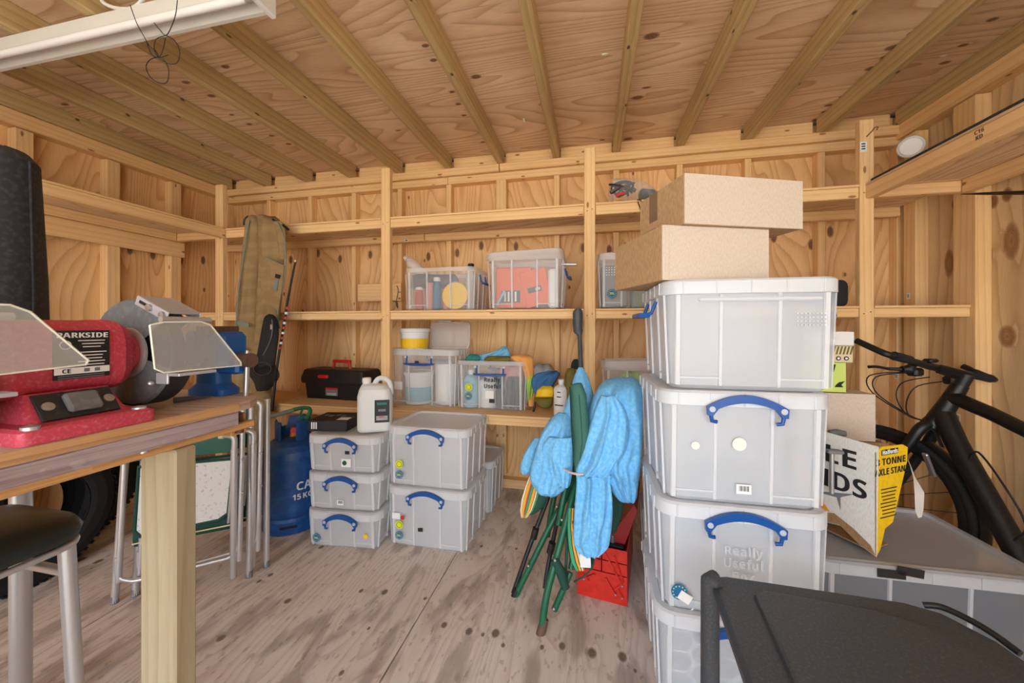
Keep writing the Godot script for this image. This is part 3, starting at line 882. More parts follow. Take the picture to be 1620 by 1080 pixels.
func build_right_side() -> void:
	# ---- the tall stack of milky boxes
	var sx := 0.410
	var sz := -1.325
	var b4 := crate("milky storage box standing on the floor, lowest of the tall stack", Vector3(sx, 0, sz), -0.03, 0.445, 0.41, 0.32, "milk", "on", "front", "tall stack of milky storage boxes")
	var hex := MB.new()
	for r in 5:
		for c in 6:
			var cc := Vector2(-0.155 + c * 0.062, 0.05 + r * 0.058 + (c % 2) * 0.029)
			for k in 6:
				var a0 := TAU * k / 6.0; var a1 := TAU * (k + 1) / 6.0
				hex.tube([Vector3(cc.x + cos(a0) * 0.037, cc.y + sin(a0) * 0.033, 0.175), Vector3(cc.x + cos(a1) * 0.037, cc.y + sin(a1) * 0.033, 0.175)], 0.0022, 4, false)
	var hx := obj("honeycomb_mat", hex, M["white"], self)
	hx.position = Vector3(sx, 0.0, sz)
	tag(hx, "white honeycomb mat showing through the lowest milky box", "mat")
	var b3 := crate("milky storage box with a torn sticker on its front, in the tall stack", Vector3(sx, 0.3205, sz), 0.0, 0.445, 0.41, 0.32, "milk", "on", "front", "tall stack of milky storage boxes")
	ring_sticker(b3, Vector3(-0.163, 0.062, 0.198), 0.022)
	patch(b3, Vector3(-0.148, 0.05, 0.2005), 0.034, 0.026, M["paper"], "torn_paper", -0.5)
	disc(b3, Vector3(-0.072, 0.06, 0.198), 0.013, M["sticker_cream"])
	var dk := patch(b3, Vector3(0.135, 0.02, 0.198), 0.034, 0.03, M["ink"], "dark_label")
	patch(dk, Vector3(0.135, 0.018, 0.1992), 0.024, 0.022, M["paper"], "torn_paper", 0.15)
	text("Really", 0.024, Vector3(0.0, 0.20, 0.2035), Basis.IDENTITY, M["milk_plastic"], b3)
	text("Useful", 0.024, Vector3(0.0, 0.165, 0.2025), Basis.IDENTITY, M["milk_plastic"], b3)
	text("Box", 0.024, Vector3(0.0, 0.13, 0.201), Basis.IDENTITY, M["milk_plastic"], b3)
	var b2 := crate("milky storage box with two cream dots and a barcode, under the turned box", Vector3(sx, 0.641, sz), 0.02, 0.445, 0.41, 0.32, "milk", "on", "front", "tall stack of milky storage boxes")
	disc(b2, Vector3(-0.125, 0.165, 0.199), 0.011, M["sticker_cream"])
	disc(b2, Vector3(-0.012, 0.175, 0.199), 0.018, M["sticker_cream"])
	barcode(b2, Vector3(0.0, 0.05, 0.1965), 0.038, 0.026)
	var bt := crate("milky storage box turned sideways on top of the tall stack", Vector3(0.432, 0.9615, -1.345), 0.012, 0.462, 0.43, 0.315, "milk", "on", "none", "tall stack of milky storage boxes")
	# its handles are on the ends that face left and right
	for e in 2:
		var m := MB.new()
		m.xf = Transform3D(Basis(Vector3.UP, -PI / 2 + PI * e), Vector3.ZERO)
		var zz := 0.232
		for sg: float in [-1.0, 1.0]:
			m.tube([Vector3(sg * 0.075, 0.262, zz - 0.006), Vector3(sg * 0.075, 0.225, zz + 0.008), Vector3(sg * 0.075, 0.218, zz + 0.02)], 0.006, 8)
		m.prism([Vector2(-0.085, 0.21), Vector2(0.085, 0.21), Vector2(0.08, 0.225), Vector2(-0.08, 0.225)], zz + 0.012, zz + 0.05, 0.003)
		obj("handle", m, M["handle_blue"], bt)
	var bar := MB.new()
	bar.box(Vector3(0.02, 0.258, 0.2085), Vector3(0.31, 0.012, 0.012), 0.004)
	obj("grip_bar", bar, M["milk_rib"], bt)
	var dots := MB.new()
	for i in 8:
		for j in 4:
			dots.box(Vector3(0.115 + i * 0.0095, 0.185 + j * 0.0105, 0.207), Vector3(0.0026, 0.0026, 0.004))
	obj("raised_dots", dots, M["white"], bt).set_meta("kind", "stuff")
	# ---- second stack behind
	for i in 2:
		crate(["milky storage box on the floor behind the tall stack, beside the red toolbox", "milky storage box stacked behind the tall stack, beside the blue towel"][i], Vector3(0.455, 0.3215 * i, -1.755), 0.0, 0.445, 0.40, 0.321, "milk", "on", "none")
	# ---- two cartons on the stack
	var c1 := carton("carton", "lower brown cardboard carton lying on the turned milky box", Vector3(0.206, 1.2795, -1.15), 0.36, 0.355, 0.33, 0.163, M["cardboard_pale"], M["cardboard"])
	obj("corner_fold", MB.new().box(Vector3(0.014, 0.0815, 0.001), Vector3(0.012, 0.155, 0.003), 0.001), M["cardboard_pale"], c1)
	var c2 := carton("carton", "upper brown cardboard carton with taped end, on the other carton", Vector3(0.268, 1.4435, -1.153), 0.37, 0.40, 0.26, 0.148, M["cardboard_pale"], M["cardboard"])
	obj("tape", MB.new().box(Vector3(-0.0006, 0.100, -0.17), Vector3(0.0012, 0.096, 0.05)), M["parcel_tape"], c2)
	obj("tape", MB.new().box(Vector3(-0.0006, 0.014, -0.18), Vector3(0.0012, 0.028, 0.05)), M["parcel_tape"], c2)
	# ---- wide box at the right, with its lid
	var bw := crate("wide smoky storage box with a frosted lid standing below the bicycle", Vector3(1.02, 0, -1.60), 0.02, 0.65, 0.46, 0.392, "smoke", "on", "none")
	for q: Array in [[-0.11, 0.372, 0.0, 0.075], [-0.06, 0.384, -0.1, 0.07]]:
		var m := MB.new()
		m.xf = Transform3D(Basis(Vector3(0, 0, 1), q[2]), Vector3(q[0], q[1], 0.2335))
		m.box(Vector3.ZERO, Vector3(q[3], 0.026, 0.002))
		obj("black_tape", m, M["black"], bw)
	disc(bw, Vector3(0.31, 0.13, 0.2135), 0.022, M["grey"])
	# contents of the wide box
	var gc := obj("grey_case", MB.new().box(Vector3(0, 0.18, 0), Vector3(0.54, 0.30, 0.34), 0.02), M["dark_grey"], self)
	gc.position = Vector3(1.02, 0.005, -1.61)
	tag(gc, "dark grey case packed inside the wide smoky box", "case")
	# ---- carton of axle stands
	var ya := 0.98
	var A := Vector3(0.907, 0.393, -1.415)
	var ax := thing("axle_stand_carton", "torn white and yellow axle stand carton standing on the smoky box lid", "box", A, 0.0)
	var dirw := Vector3(-0.5, 0, -0.866)      # white face runs back to the left
	var diry := Vector3(0.866, 0, -0.5)       # yellow face runs to the right
	var wn := Vector3(-0.866, 0, 0.5)
	var yn := Vector3(0.5, 0, 0.866)
	var bwh := Basis(-dirw, Vector3.UP, wn)
	var byl := Basis(diry, Vector3.UP, yn)
	var mw := MB.new(); mw.xf = Transform3D(bwh, Vector3.ZERO)
	mw.prism([Vector2(0, 0), Vector2(0.004, 0.36), Vector2(-0.27, 0.372), Vector2(-0.27, 0.05), Vector2(-0.17, 0.035), Vector2(-0.10, 0.05), Vector2(-0.04, 0.012)], -0.004, 0.0, 0.0)
	obj("white_side", mw, M["axle_white"], ax)
	var my := MB.new(); my.xf = Transform3D(byl, Vector3.ZERO)
	my.prism([Vector2(0, 0.0), Vector2(0.02, 0.02), Vector2(0.045, 0.085), Vector2(0.085, 0.10), Vector2(0.125, 0.20), Vector2(0.16, 0.29), Vector2(0.165, 0.34), Vector2(0.14, 0.352), Vector2(0.03, 0.355), Vector2(0.0, 0.34)], -0.004, 0.0, 0.0)
	obj("yellow_side", my, M["axle_yellow"], ax)
	var mb2 := MB.new(); mb2.xf = Transform3D(byl, Vector3.ZERO)
	mb2.prism([Vector2(0.0, 0.002), Vector2(0.06, 0.002), Vector2(0.08, 0.3), Vector2(0.0, 0.33)], -0.262, -0.258, 0.0)
	obj("back_side", mb2, M["cardboard"], ax)
	var mb3 := MB.new(); mb3.xf = Transform3D(byl, Vector3.ZERO)
	mb3.box(Vector3(0.07, 0.003, -0.10), Vector3(0.10, 0.005, 0.14))
	obj("bottom_flap", mb3, M["cardboard_dark"], ax)
	# torn brown edge, flap, tape
	var mt := MB.new(); mt.xf = Transform3D(bwh, Vector3.ZERO)
	mt.prism([Vector2(-0.002, 0.004), Vector2(-0.04, 0.015), Vector2(-0.10, 0.052), Vector2(-0.17, 0.038), Vector2(-0.165, 0.068), Vector2(-0.12, 0.085), Vector2(-0.06, 0.06), Vector2(-0.015, 0.03)], 0.0002, 0.003, 0.0)
	obj("torn_edge", mt, M["cardboard_dark"], ax)
	var mo := MB.new(); mo.xf = Transform3D(bwh, Vector3(0, 0, 0))
	mo.grid([[Vector3(-0.262, 0.245, 0.004), Vector3(-0.225, 0.245, 0.004)], [Vector3(-0.262, 0.20, 0.006), Vector3(-0.212, 0.20, 0.004)], [Vector3(-0.225, 0.17, 0.004), Vector3(-0.185, 0.175, 0.008)], [Vector3(-0.2, 0.11, 0.006), Vector3(-0.165, 0.12, 0.004)], [Vector3(-0.165, 0.075, 0.004), Vector3(-0.13, 0.085, 0.005)]])
	obj("orange_tape", mo, M["tape_orange"], ax)
	var mf := MB.new(); mf.xf = Transform3D(byl, Vector3.ZERO)
	mf.grid([[Vector3(0.158, 0.31, 0.002), Vector3(0.185, 0.29, -0.01)], [Vector3(0.17, 0.24, 0.012), Vector3(0.205, 0.235, 0.0)], [Vector3(0.185, 0.18, 0.008), Vector3(0.235, 0.18, 0.01)], [Vector3(0.175, 0.13, 0.014), Vector3(0.225, 0.125, 0.012)], [Vector3(0.20, 0.10, 0.01), Vector3(0.22, 0.10, 0.01)]])
	obj("torn_flap", mf, M["axle_white"], ax)
	var tw: Material = M["ink"]
	text("AXLE", 0.062, (-dirw) * -0.165 + Vector3(0, 0.292, 0) + wn * 0.001, bwh, tw, ax, 1.15)
	text("STANDS", 0.062, (-dirw) * -0.19 + Vector3(0, 0.202, 0) + wn * 0.001, bwh, tw, ax, 1.05)
	text("3 TONNE", 0.022, diry * 0.075 + Vector3(0, 0.305, 0) + yn * 0.001, byl, tw, ax, 1.2)
	text("AXLE STAND", 0.021, diry * 0.082 + Vector3(0, 0.272, 0) + yn * 0.001, byl, tw, ax, 1.05)
	var mlg := MB.new(); mlg.xf = Transform3D(byl, Vector3.ZERO)
	mlg.box(Vector3(0.068, 0.336, 0.0008), Vector3(0.085, 0.018, 0.001))
	obj("printed_band", mlg, tw, ax)
	text("Halfords", 0.014, diry * 0.068 + Vector3(0, 0.336, 0) + yn * 0.0016, byl, M["print_white"], ax)
	for k in 9:
		var ml := MB.new(); ml.xf = Transform3D(byl, Vector3.ZERO)
		ml.box(Vector3(0.064 - 0.002 * (k % 3), 0.215 - k * 0.0115, 0.0007), Vector3(0.082 - 0.006 * (k % 4), 0.0032, 0.0008))
		obj("printed_line", ml, tw, ax)
	var me := MB.new(); me.xf = Transform3D(bwh, Vector3.ZERO)
	me.prism([Vector2(-0.19, 0.135), Vector2(-0.06, 0.178), Vector2(-0.10, 0.150), Vector2(-0.10, 0.105), Vector2(-0.112, 0.145)], 0.0002, 0.001, 0.0)
	obj("printed_picture", me, M["grey"], ax)
	# steel stand poking out of the carton, and the packing behind it
	var stn := thing("axle_stand", "steel axle stand rod poking out beside the torn carton", "axle stand", Vector3.ZERO)
	obj("rod", MB.new().tube([pz(1316, 780, -1.50), pz(1316, 716, -1.50)], 0.007, 10), M["steel"], stn)
	obj("saddle", MB.new().box(pz(1320, 714, -1.50), Vector3(0.05, 0.012, 0.025), 0.003), M["grey"], stn)
	var pk := carton("carton", "open brown carton behind the axle stand carton under the small boxes", Vector3(0.70, 0.398, -1.705), 0.0, 0.42, 0.115, 0.29, M["cardboard_dark"], M["cardboard_dark"])
	var gp := MB.new()
	gp.tube([pz(1312, 685, -1.62), pz(1324, 684, -1.62), pz(1337, 686, -1.62)], [0.011, 0.014, 0.011], 10)
	tag(obj("grey_tube", gp, M["grey"], self), "grey foam tube lying behind the axle stand carton", "tube")
	# ---- small cartons stacked behind the tall stack
	var k1 := carton("carton", "plain brown carton below the lime green packet", Vector3(0.82, 0.692, -1.70), 0.0, 0.268, 0.11, 0.185, M["cardboard_pale"], M["cardboard"])
	k1.set_meta("label", "plain brown carton standing below the lime green packet")
	var k2 := carton("carton", "lime green packet with a black tool picture, under the striped box", Vector3(0.84, 0.880, -1.71), 0.0, 0.155, 0.08, 0.118, M["lime"], M["lime"])
	obj("printed_picture", MB.new().prism([Vector2(0.115, 0.02), Vector2(0.145, 0.02), Vector2(0.138, 0.03), Vector2(0.15, 0.045), Vector2(0.13, 0.04), Vector2(0.12, 0.03)], 0.0005, 0.0012), M["ink"], k2)
	text("W", 0.03, Vector3(0.10, 0.095, 0.0008), Basis.IDENTITY, M["ink"], k2)
	var k3 := carton("carton", "striped card box with two black rings on the lime packet", Vector3(0.85, 0.9995, -1.71), 0.0, 0.168, 0.08, 0.066, M["stripe_cream"], M["stripe_cream"])
	for i in 9:
		var m := MB.new()
		m.prism([Vector2(0.06 + i * 0.012, 0.032), Vector2(0.066 + i * 0.012, 0.032), Vector2(0.086 + i * 0.012 - 0.012, 0.064), Vector2(0.080 + i * 0.012 - 0.012, 0.064)], 0.0004, 0.001)
		obj("printed_stripe", m, M["olive_plastic"], k3)
	for x: float in [0.118, 0.145]:
		disc(k3, Vector3(x, 0.016, 0.0004), 0.0085, M["ink"], "printed_ring")
		disc(k3, Vector3(x, 0.016, 0.0012), 0.0045, M["paper"], "printed_ring")
	carton("carton", "small white carton on top of the striped card box", Vector3(0.85, 1.067, -1.71), 0.0, 0.172, 0.08, 0.055, M["white"], M["white"])
	# black case on the middle shelf
	var bc := MB.new()
	bc.xf = Transform3D(Basis(Vector3.RIGHT, PI / 2), Vector3(1.19, 1.312, -2.2))
	bc.loft([rrect(0.15, 0.125, 0.03, -0.04), rrect(0.16, 0.135, 0.03, -0.03), rrect(0.16, 0.135, 0.03, 0.03), rrect(0.15, 0.125, 0.03, 0.04)], true, true, true)
	tag(obj("zip_case", bc, M["black_soft"], self), "rounded black zip case standing on the middle shelf by a post", "case")
	build_bicycle()
	# ---- moulded black panel in the foreground
	var tb := thing("utility_table", "black moulded plastic utility table with a rounded rim and corner legs", "table", Vector3(0.51, 0, -0.62), 0.0)
	var yt := 0.555
	var out := [Vector2(-0.235, 0.325), Vector2(-0.20, 0.335), Vector2(0.14, 0.325), Vector2(0.195, 0.305), Vector2(0.235, 0.24), Vector2(0.25, 0.12), Vector2(0.25, -0.40), Vector2(-0.27, -0.40), Vector2(-0.262, 0.0)]
	var top := MB.new()
	top.xf = Transform3D(Basis(Vector3.RIGHT, -PI / 2), Vector3(0, yt, 0))
	top.prism(out, -0.03, 0.0, 0.008)
	obj("top", top, M["bin_black"], tb)
	# raised inner panel
	var inn := [Vector2(-0.165, 0.27), Vector2(-0.14, 0.288), Vector2(0.06, 0.272), Vector2(0.125, 0.245), Vector2(0.175, 0.17), Vector2(0.20, 0.06), Vector2(0.205, -0.36), Vector2(-0.20, -0.36), Vector2(-0.19, 0.05)]
	var ip := MB.new()
	ip.xf = Transform3D(Basis(Vector3.RIGHT, -PI / 2), Vector3(0, yt, 0))
	var loopsA := []
	for q: Array in [[1.0, -0.002], [0.985, 0.008], [0.96, 0.012]]:
		var l := []
		for p: Vector2 in inn: l.append(Vector3(p.x * q[0], (p.y + 0.04) * q[0] - 0.04, q[1]))
		loopsA.append(l)
	ip.loft(loopsA, false, true)
	obj("raised_panel", ip, M["bin_black"], tb)
	for q: Array in [[0.205, -0.24], [-0.24, 0.36], [0.215, 0.36]]:
		obj("leg", MB.new().tube([Vector3(q[0], 0.0, q[1]), Vector3(q[0], yt - 0.02, q[1])], 0.02, 14), M["bin_black"], tb)
	for q: Array in [[-0.238, -0.315]]:
		var lg := MB.new()
		lg.tube([Vector3(q[0], 0.0, q[1]), Vector3(q[0], yt - 0.03, q[1]), Vector3(q[0], yt - 0.008, q[1] + 0.003), Vector3(q[0] + 0.004, yt + 0.006, q[1] + 0.012), Vector3(q[0] + 0.012, yt + 0.004, q[1] + 0.03)], [0.021, 0.020, 0.021, 0.018, 0.008], 14)
		obj("leg", lg, M["bin_black"], tb)
	var hd := MB.new()
	hd.tube(spline([Vector3(0.175, yt + 0.0, -0.318), Vector3(0.2, yt + 0.008, -0.305), Vector3(0.228, yt + 0.008, -0.26), Vector3(0.243, yt, -0.215)]), 0.006, 8)
	obj("grab_rail", hd, M["black"], tb)
	# ---- right wall: puck lamp, pole
	var lp := thing("puck_lamp", "white round puck lamp fixed at the top of the right wall", "lamp", px(1441, 232, 1.70), 0.0)
	lp.basis = Basis.looking_at(-Vector3(-0.55, -0.30, 0.85), Vector3.UP)
	var l1 := MB.new(); l1.xf = Transform3D(Basis(Vector3.RIGHT, PI / 2), Vector3.ZERO)
	l1.lathe([Vector2(0.055, -0.045), Vector2(0.056, -0.004), Vector2(0.053, 0.002), Vector2(0.046, 0.003)], 28)
	obj("body", l1, M["white"], lp)
	var l2 := MB.new(); l2.xf = Transform3D(Basis(Vector3.RIGHT, PI / 2), Vector3(0, 0, 0))
	l2.lathe([Vector2(0.045, 0.0035), Vector2(0.043, 0.006), Vector2(0.0, 0.0062)], 28)
	obj("diffuser", l2, M["tube_glass"], lp)
	var pl := MB.new()
	pl.tube([px(1521, 307, 1.60), px(1560, 306, 1.56), px(1700, 303, 1.50)], [0.002, 0.006, 0.010], 10)
	tag(obj("black_pole", pl, M["black"], self), "tapered black pole lying under the right wall shelf", "pole")

func build_bicycle() -> void:
	var bk := thing("bicycle", "black flat bar bicycle with carbon mudguard leaning against the right wall", "bicycle", Vector3.ZERO)
	var yaw := -0.4376
	var lean := 0.19
	var P := Vector3(1.212, 0.002, -1.981)
	var fwd := Vector3(sin(yaw), 0, -cos(yaw))
	var rt0 := Vector3(cos(yaw), 0, sin(yaw))
	var up := (Vector3.UP * cos(lean) + rt0 * sin(lean)).normalized()
	var rt := (rt0 * cos(lean) - Vector3.UP * sin(lean)).normalized()
	var W := func(s: float, h: float, r := 0.0) -> Vector3: return P + fwd * s + up * h + rt * r
	# the frame points a little straighter than the turned front wheel
	var piv: Vector3 = W.call(-0.2, 0.8)
	var fy := -0.16
	var ff := Vector3(sin(fy), 0, -cos(fy)); var fr0 := Vector3(cos(fy), 0, sin(fy))
	var fu := (Vector3.UP * cos(lean) + fr0 * sin(lean)).normalized()
	var fr := (fr0 * cos(lean) - Vector3.UP * sin(lean)).normalized()
	var G := func(s: float, h: float, r := 0.0) -> Vector3: return piv + ff * (s + 0.2) + fu * (h - 0.8) + fr * r
	var ca: Material = M["carbon_black"]
	var wheel := func(c: Vector3, axle: Vector3, u: Vector3, fw: Vector3) -> Array:
		var loops := []
		var R := 0.345
		for k in 17:
			var a := TAU * k / 16.0
			var lp := []
			var rr := R - 0.019 + cos(a) * 0.019
			var off := sin(a) * 0.019
			for i in 48:
				var t := TAU * i / 48.0
				lp.append(c + (u * cos(t) + fw * sin(t)) * rr + axle * off)
			loops.append(lp)
		var ty := MB.new(); ty.loft(loops, false, false, true)
		var rim := []
		for q: Array in [[R - 0.034, 0.011], [R - 0.060, 0.009], [R - 0.064, 0.0], [R - 0.060, -0.009], [R - 0.034, -0.011]]:
			var lp := []
			for i in 48:
				var t := TAU * i / 48.0
				lp.append(c + (u * cos(t) + fw * sin(t)) * q[0] + axle * q[1])
			rim.append(lp)
		var rm := MB.new(); rm.loft(rim, false, false, true)
		var sp := MB.new()
		for i in 24:
			var t := TAU * i / 24.0
			var sd := 1.0 if i % 2 == 0 else -1.0
			var t2 := t + 0.9 * (1.0 if i % 4 < 2 else -1.0)
			sp.tube([c + (u * cos(t2) + fw * sin(t2)) * 0.022 + axle * 0.03 * sd, c + (u * cos(t) + fw * sin(t)) * (R - 0.062)], 0.0013, 4, false)
		var hub := MB.new(); hub.tube([c - axle * 0.05, c - axle * 0.032, c - axle * 0.03, c + axle * 0.03, c + axle * 0.032, c + axle * 0.05], [0.01, 0.024, 0.015, 0.015, 0.024, 0.01], 14)
		var kn := MB.new()
		for i in 140:
			var t := TAU * i / 140.0
			for sg: float in [-1.0, 1.0]:
				var q := c + (u * cos(t) + fw * sin(t)) * (R - 0.0075) + axle * sg * 0.0155
				kn.tube([q, q + (u * cos(t) + fw * sin(t)) * 0.002 + axle * sg * 0.004], 0.0026, 4)
		return [ty, rm, sp, hub, kn]
	for e in 2:
		var ws: Array = wheel.call(W.call(0.0, 0.347) if e == 0 else G.call(-1.02, 0.347), rt if e == 0 else fr, up if e == 0 else fu, fwd if e == 0 else ff)
		var wo := obj("wheel", ws[0], M["rubber"], bk)
		obj("rim", ws[1], M["black"], wo)
		obj("spokes", ws[2], M["black"], wo)
		obj("hub", ws[3], M["black"], wo)
		obj("tread", ws[4], M["black_soft"], wo)
	# fork: crown and two blades
	var fk := MB.new()
	fk.tube([W.call(-0.18, 0.77), W.call(-0.165, 0.735)], [0.03, 0.036], 12)
	for sg: float in [-1.0, 1.0]:
		fk.tube(spline([W.call(-0.168, 0.74, sg * 0.012), W.call(-0.155, 0.715, sg * 0.042), W.call(-0.125, 0.63, sg * 0.05), W.call(-0.05, 0.44, sg * 0.052), W.call(0.0, 0.345, sg * 0.052)]), [0.022, 0.022, 0.022, 0.021, 0.021, 0.021, 0.021, 0.02, 0.02, 0.02, 0.019, 0.018, 0.018, 0.017, 0.017, 0.016, 0.015, 0.014, 0.013, 0.012, 0.011], 12)
	obj("fork", fk, ca, bk)
	var ht := MB.new()
	ht.tube([W.call(-0.18, 0.765), W.call(-0.205, 0.83), W.call(-0.225, 0.89), W.call(-0.235, 0.92)], [0.034, 0.031, 0.028, 0.026], 16)
	obj("head_tube", ht, ca, bk)
	var stm := MB.new()
	stm.tube([W.call(-0.235, 0.915), W.call(-0.25, 0.965)], 0.022, 14)
	stm.tube([W.call(-0.25, 0.955), W.call(-0.165, 0.978)], [0.022, 0.02], 12)
	obj("stem", stm, M["black"], bk)
	var tt := MB.new()
	tt.tube([G.call(-0.205, 0.87), G.call(-0.35, 0.83), G.call(-0.72, 0.70)], [0.027, 0.025, 0.02], 14)
	obj("top_tube", tt, ca, bk)
	var dt := MB.new()
	dt.tube([G.call(-0.19, 0.80), G.call(-0.26, 0.69), G.call(-0.58, 0.27)], [0.036, 0.034, 0.034], 16)
	obj("down_tube", dt, ca, bk)
	var stt := MB.new()
	stt.tube([G.call(-0.58, 0.27), G.call(-0.74, 0.74)], 0.017, 12)
	obj("seat_tube", stt, ca, bk)
	var stay := MB.new()
	for sg: float in [-1.0, 1.0]:
		stay.tube([G.call(-0.72, 0.66, sg * 0.02), G.call(-1.02, 0.347, sg * 0.06)], 0.008, 8)
		stay.tube([G.call(-0.58, 0.27, sg * 0.03), G.call(-1.02, 0.347, sg * 0.06)], 0.009, 8)
	obj("stays", stay, ca, bk)
	var sd := MB.new()
	sd.tube([G.call(-0.74, 0.74), G.call(-0.79, 0.90)], 0.0135, 10)
	sd.loft([rrect(0.03, 0.02, 0.008, 0).map(func(q): return G.call(-0.66, 0.91 + q.z * 0.5, q.x)), rrect(0.05, 0.03, 0.01, 0).map(func(q): return G.call(-0.74, 0.915 + q.z * 0.5, q.x)), rrect(0.14, 0.04, 0.018, 0).map(func(q): return G.call(-0.88, 0.92 + q.z * 0.5, q.x)), rrect(0.12, 0.03, 0.014, 0).map(func(q): return G.call(-0.93, 0.925 + q.z * 0.5, q.x))], true, true, true)
	obj("saddle", sd, M["black_soft"], bk)
	var ck := MB.new()
	ck.tube([G.call(-0.58, 0.27, -0.06), G.call(-0.58, 0.27, 0.06)], 0.02, 12)
	ck.tube([G.call(-0.58, 0.27, 0.065), G.call(-0.46, 0.15, 0.075)], [0.014, 0.01], 10)
	ck.tube([G.call(-0.58, 0.27, -0.065), G.call(-0.70, 0.39, -0.075)], [0.014, 0.01], 10)
	ck.tube([G.call(-0.58, 0.27, 0.045), G.call(-0.58, 0.27, 0.049)], 0.085, 28)
	obj("crankset", ck, M["black"], bk)
	for q: Array in [[-0.46, 0.15, 1.0], [-0.70, 0.39, -1.0]]:
		obj("pedal", MB.new().tube([G.call(q[0], q[1], q[2] * 0.08), G.call(q[0], q[1], q[2] * 0.16)], 0.022, 8), M["black_soft"], bk)
	# handlebar, grips, bar ends, levers
	var hb := MB.new()
	hb.tube([W.call(-0.18, 0.985, -0.31), W.call(-0.165, 0.98, -0.06), W.call(-0.165, 0.98, 0.06), W.call(-0.18, 0.985, 0.31)], [0.011, 0.0155, 0.0155, 0.011], 12)
	obj("handlebar", hb, M["black"], bk)
	for sg: float in [-1.0, 1.0]:
		var gp := MB.new()
		gp.tube([W.call(-0.173, 0.983, sg * 0.19), W.call(-0.178, 0.984, sg * 0.2), W.call(-0.18, 0.985, sg * 0.29)], [0.014, 0.017, 0.018], 12)
		var go := obj("grip", gp, M["black_soft"], bk)
		var be := MB.new()
		be.tube(spline([W.call(-0.18, 0.983, sg * 0.285), W.call(-0.178, 0.985, sg * 0.318), W.call(-0.155, 0.995, sg * 0.328), W.call(-0.07, 1.035, sg * 0.335)]), 0.0125, 12)
		obj("bar_end", be, M["black"], go)
		var lv := MB.new()
		lv.tube([W.call(-0.165, 0.972, sg * 0.15), W.call(-0.15, 0.952, sg * 0.14), W.call(-0.14, 0.945, sg * 0.17)], [0.012, 0.02, 0.013], 10)
		obj("brake_clamp", lv, M["black"], bk)
		var lv2 := MB.new()
		lv2.tube(spline([W.call(-0.14, 0.945, sg * 0.17), W.call(-0.11, 0.94, sg * 0.20), W.call(-0.115, 0.937, sg * 0.27), W.call(-0.105, 0.93, sg * 0.30)]), [0.009, 0.008, 0.0075, 0.007, 0.007, 0.0065, 0.006, 0.006, 0.006, 0.006, 0.006, 0.006, 0.006, 0.006, 0.006, 0.007], 8)
		obj("brake_lever", lv2, M["black"], bk)
		var sh := MB.new()
		sh.box(Vector3.ZERO, Vector3(0.05, 0.035, 0.04), 0.008)
		var so := obj("shifter", sh, M["black"], bk)
		so.position = W.call(-0.15, 0.945, sg * 0.11)
		so.rotation.y = -yaw
	var cp := MB.new(); cp.box(Vector3.ZERO, Vector3(0.05, 0.016, 0.032), 0.006)
	var co := obj("cycle_computer", cp, M["black"], bk)
	co.position = W.call(-0.17, 1.003, -0.065)
	co.rotation.y = -yaw
	# cables loop forwards and down
	for q: Array in [[-0.14, 0.13, 0.0], [-0.12, 0.10, 0.02], [0.11, 0.05, 0.01], [0.0, 0.03, 0.0]]:
		var cb := MB.new()
		cb.tube(spline([W.call(-0.14, 0.94, q[0]), W.call(-0.06, 0.90, q[0] - q[1] * 0.6), W.call(-0.045, 0.83, q[0] * 0.7 - q[1] * 0.5), W.call(-0.10, 0.76, -0.03 + q[2]), W.call(-0.17, 0.74, -0.03 + q[2]), G.call(-0.24, 0.66, -0.03 + q[2] * 0.5)]), 0.0025, 6)
		obj("cable", cb, M["black"], bk)
	# mudguard behind the front wheel
	var rows := []
	for i in 17:
		var t := deg_to_rad(-28.0 - i * 4.2)
		var line := []
		for k in 9:
			var a := -1.2 + 2.4 * k / 8.0
			var R := 0.358 + 0.016 * cos(a * 1.1) - 0.008 + (0.02 if i == 16 else 0.0)
			line.append(W.call(0.0, 0.347) + (up * cos(t) + fwd * sin(t)) * R + rt * (sin(a) * 0.033))
		rows.append(line)
	obj("mudguard", MB.new().grid(rows), M["carbon_black"], bk)
	# reflector lamp on the spokes, bottle cage
	var rf := MB.new(); rf.box(Vector3.ZERO, Vector3(0.012, 0.11, 0.022), 0.004)
	var ro := obj("reflector", rf, M["steel"], bk)
	ro.position = pz(1470, 735, -1.80)
	ro.rotation = Vector3(0.1, 0.3, 0.5)
	var bt := MB.new()
	bt.tube(spline([G.call(-0.33, 0.64, -0.02), G.call(-0.36, 0.68, -0.03), G.call(-0.45, 0.60, -0.04), G.call(-0.52, 0.49, -0.03), G.call(-0.49, 0.42, -0.02)]), 0.0035, 6)
	obj("bottle_cage", bt, M["black"], bk)

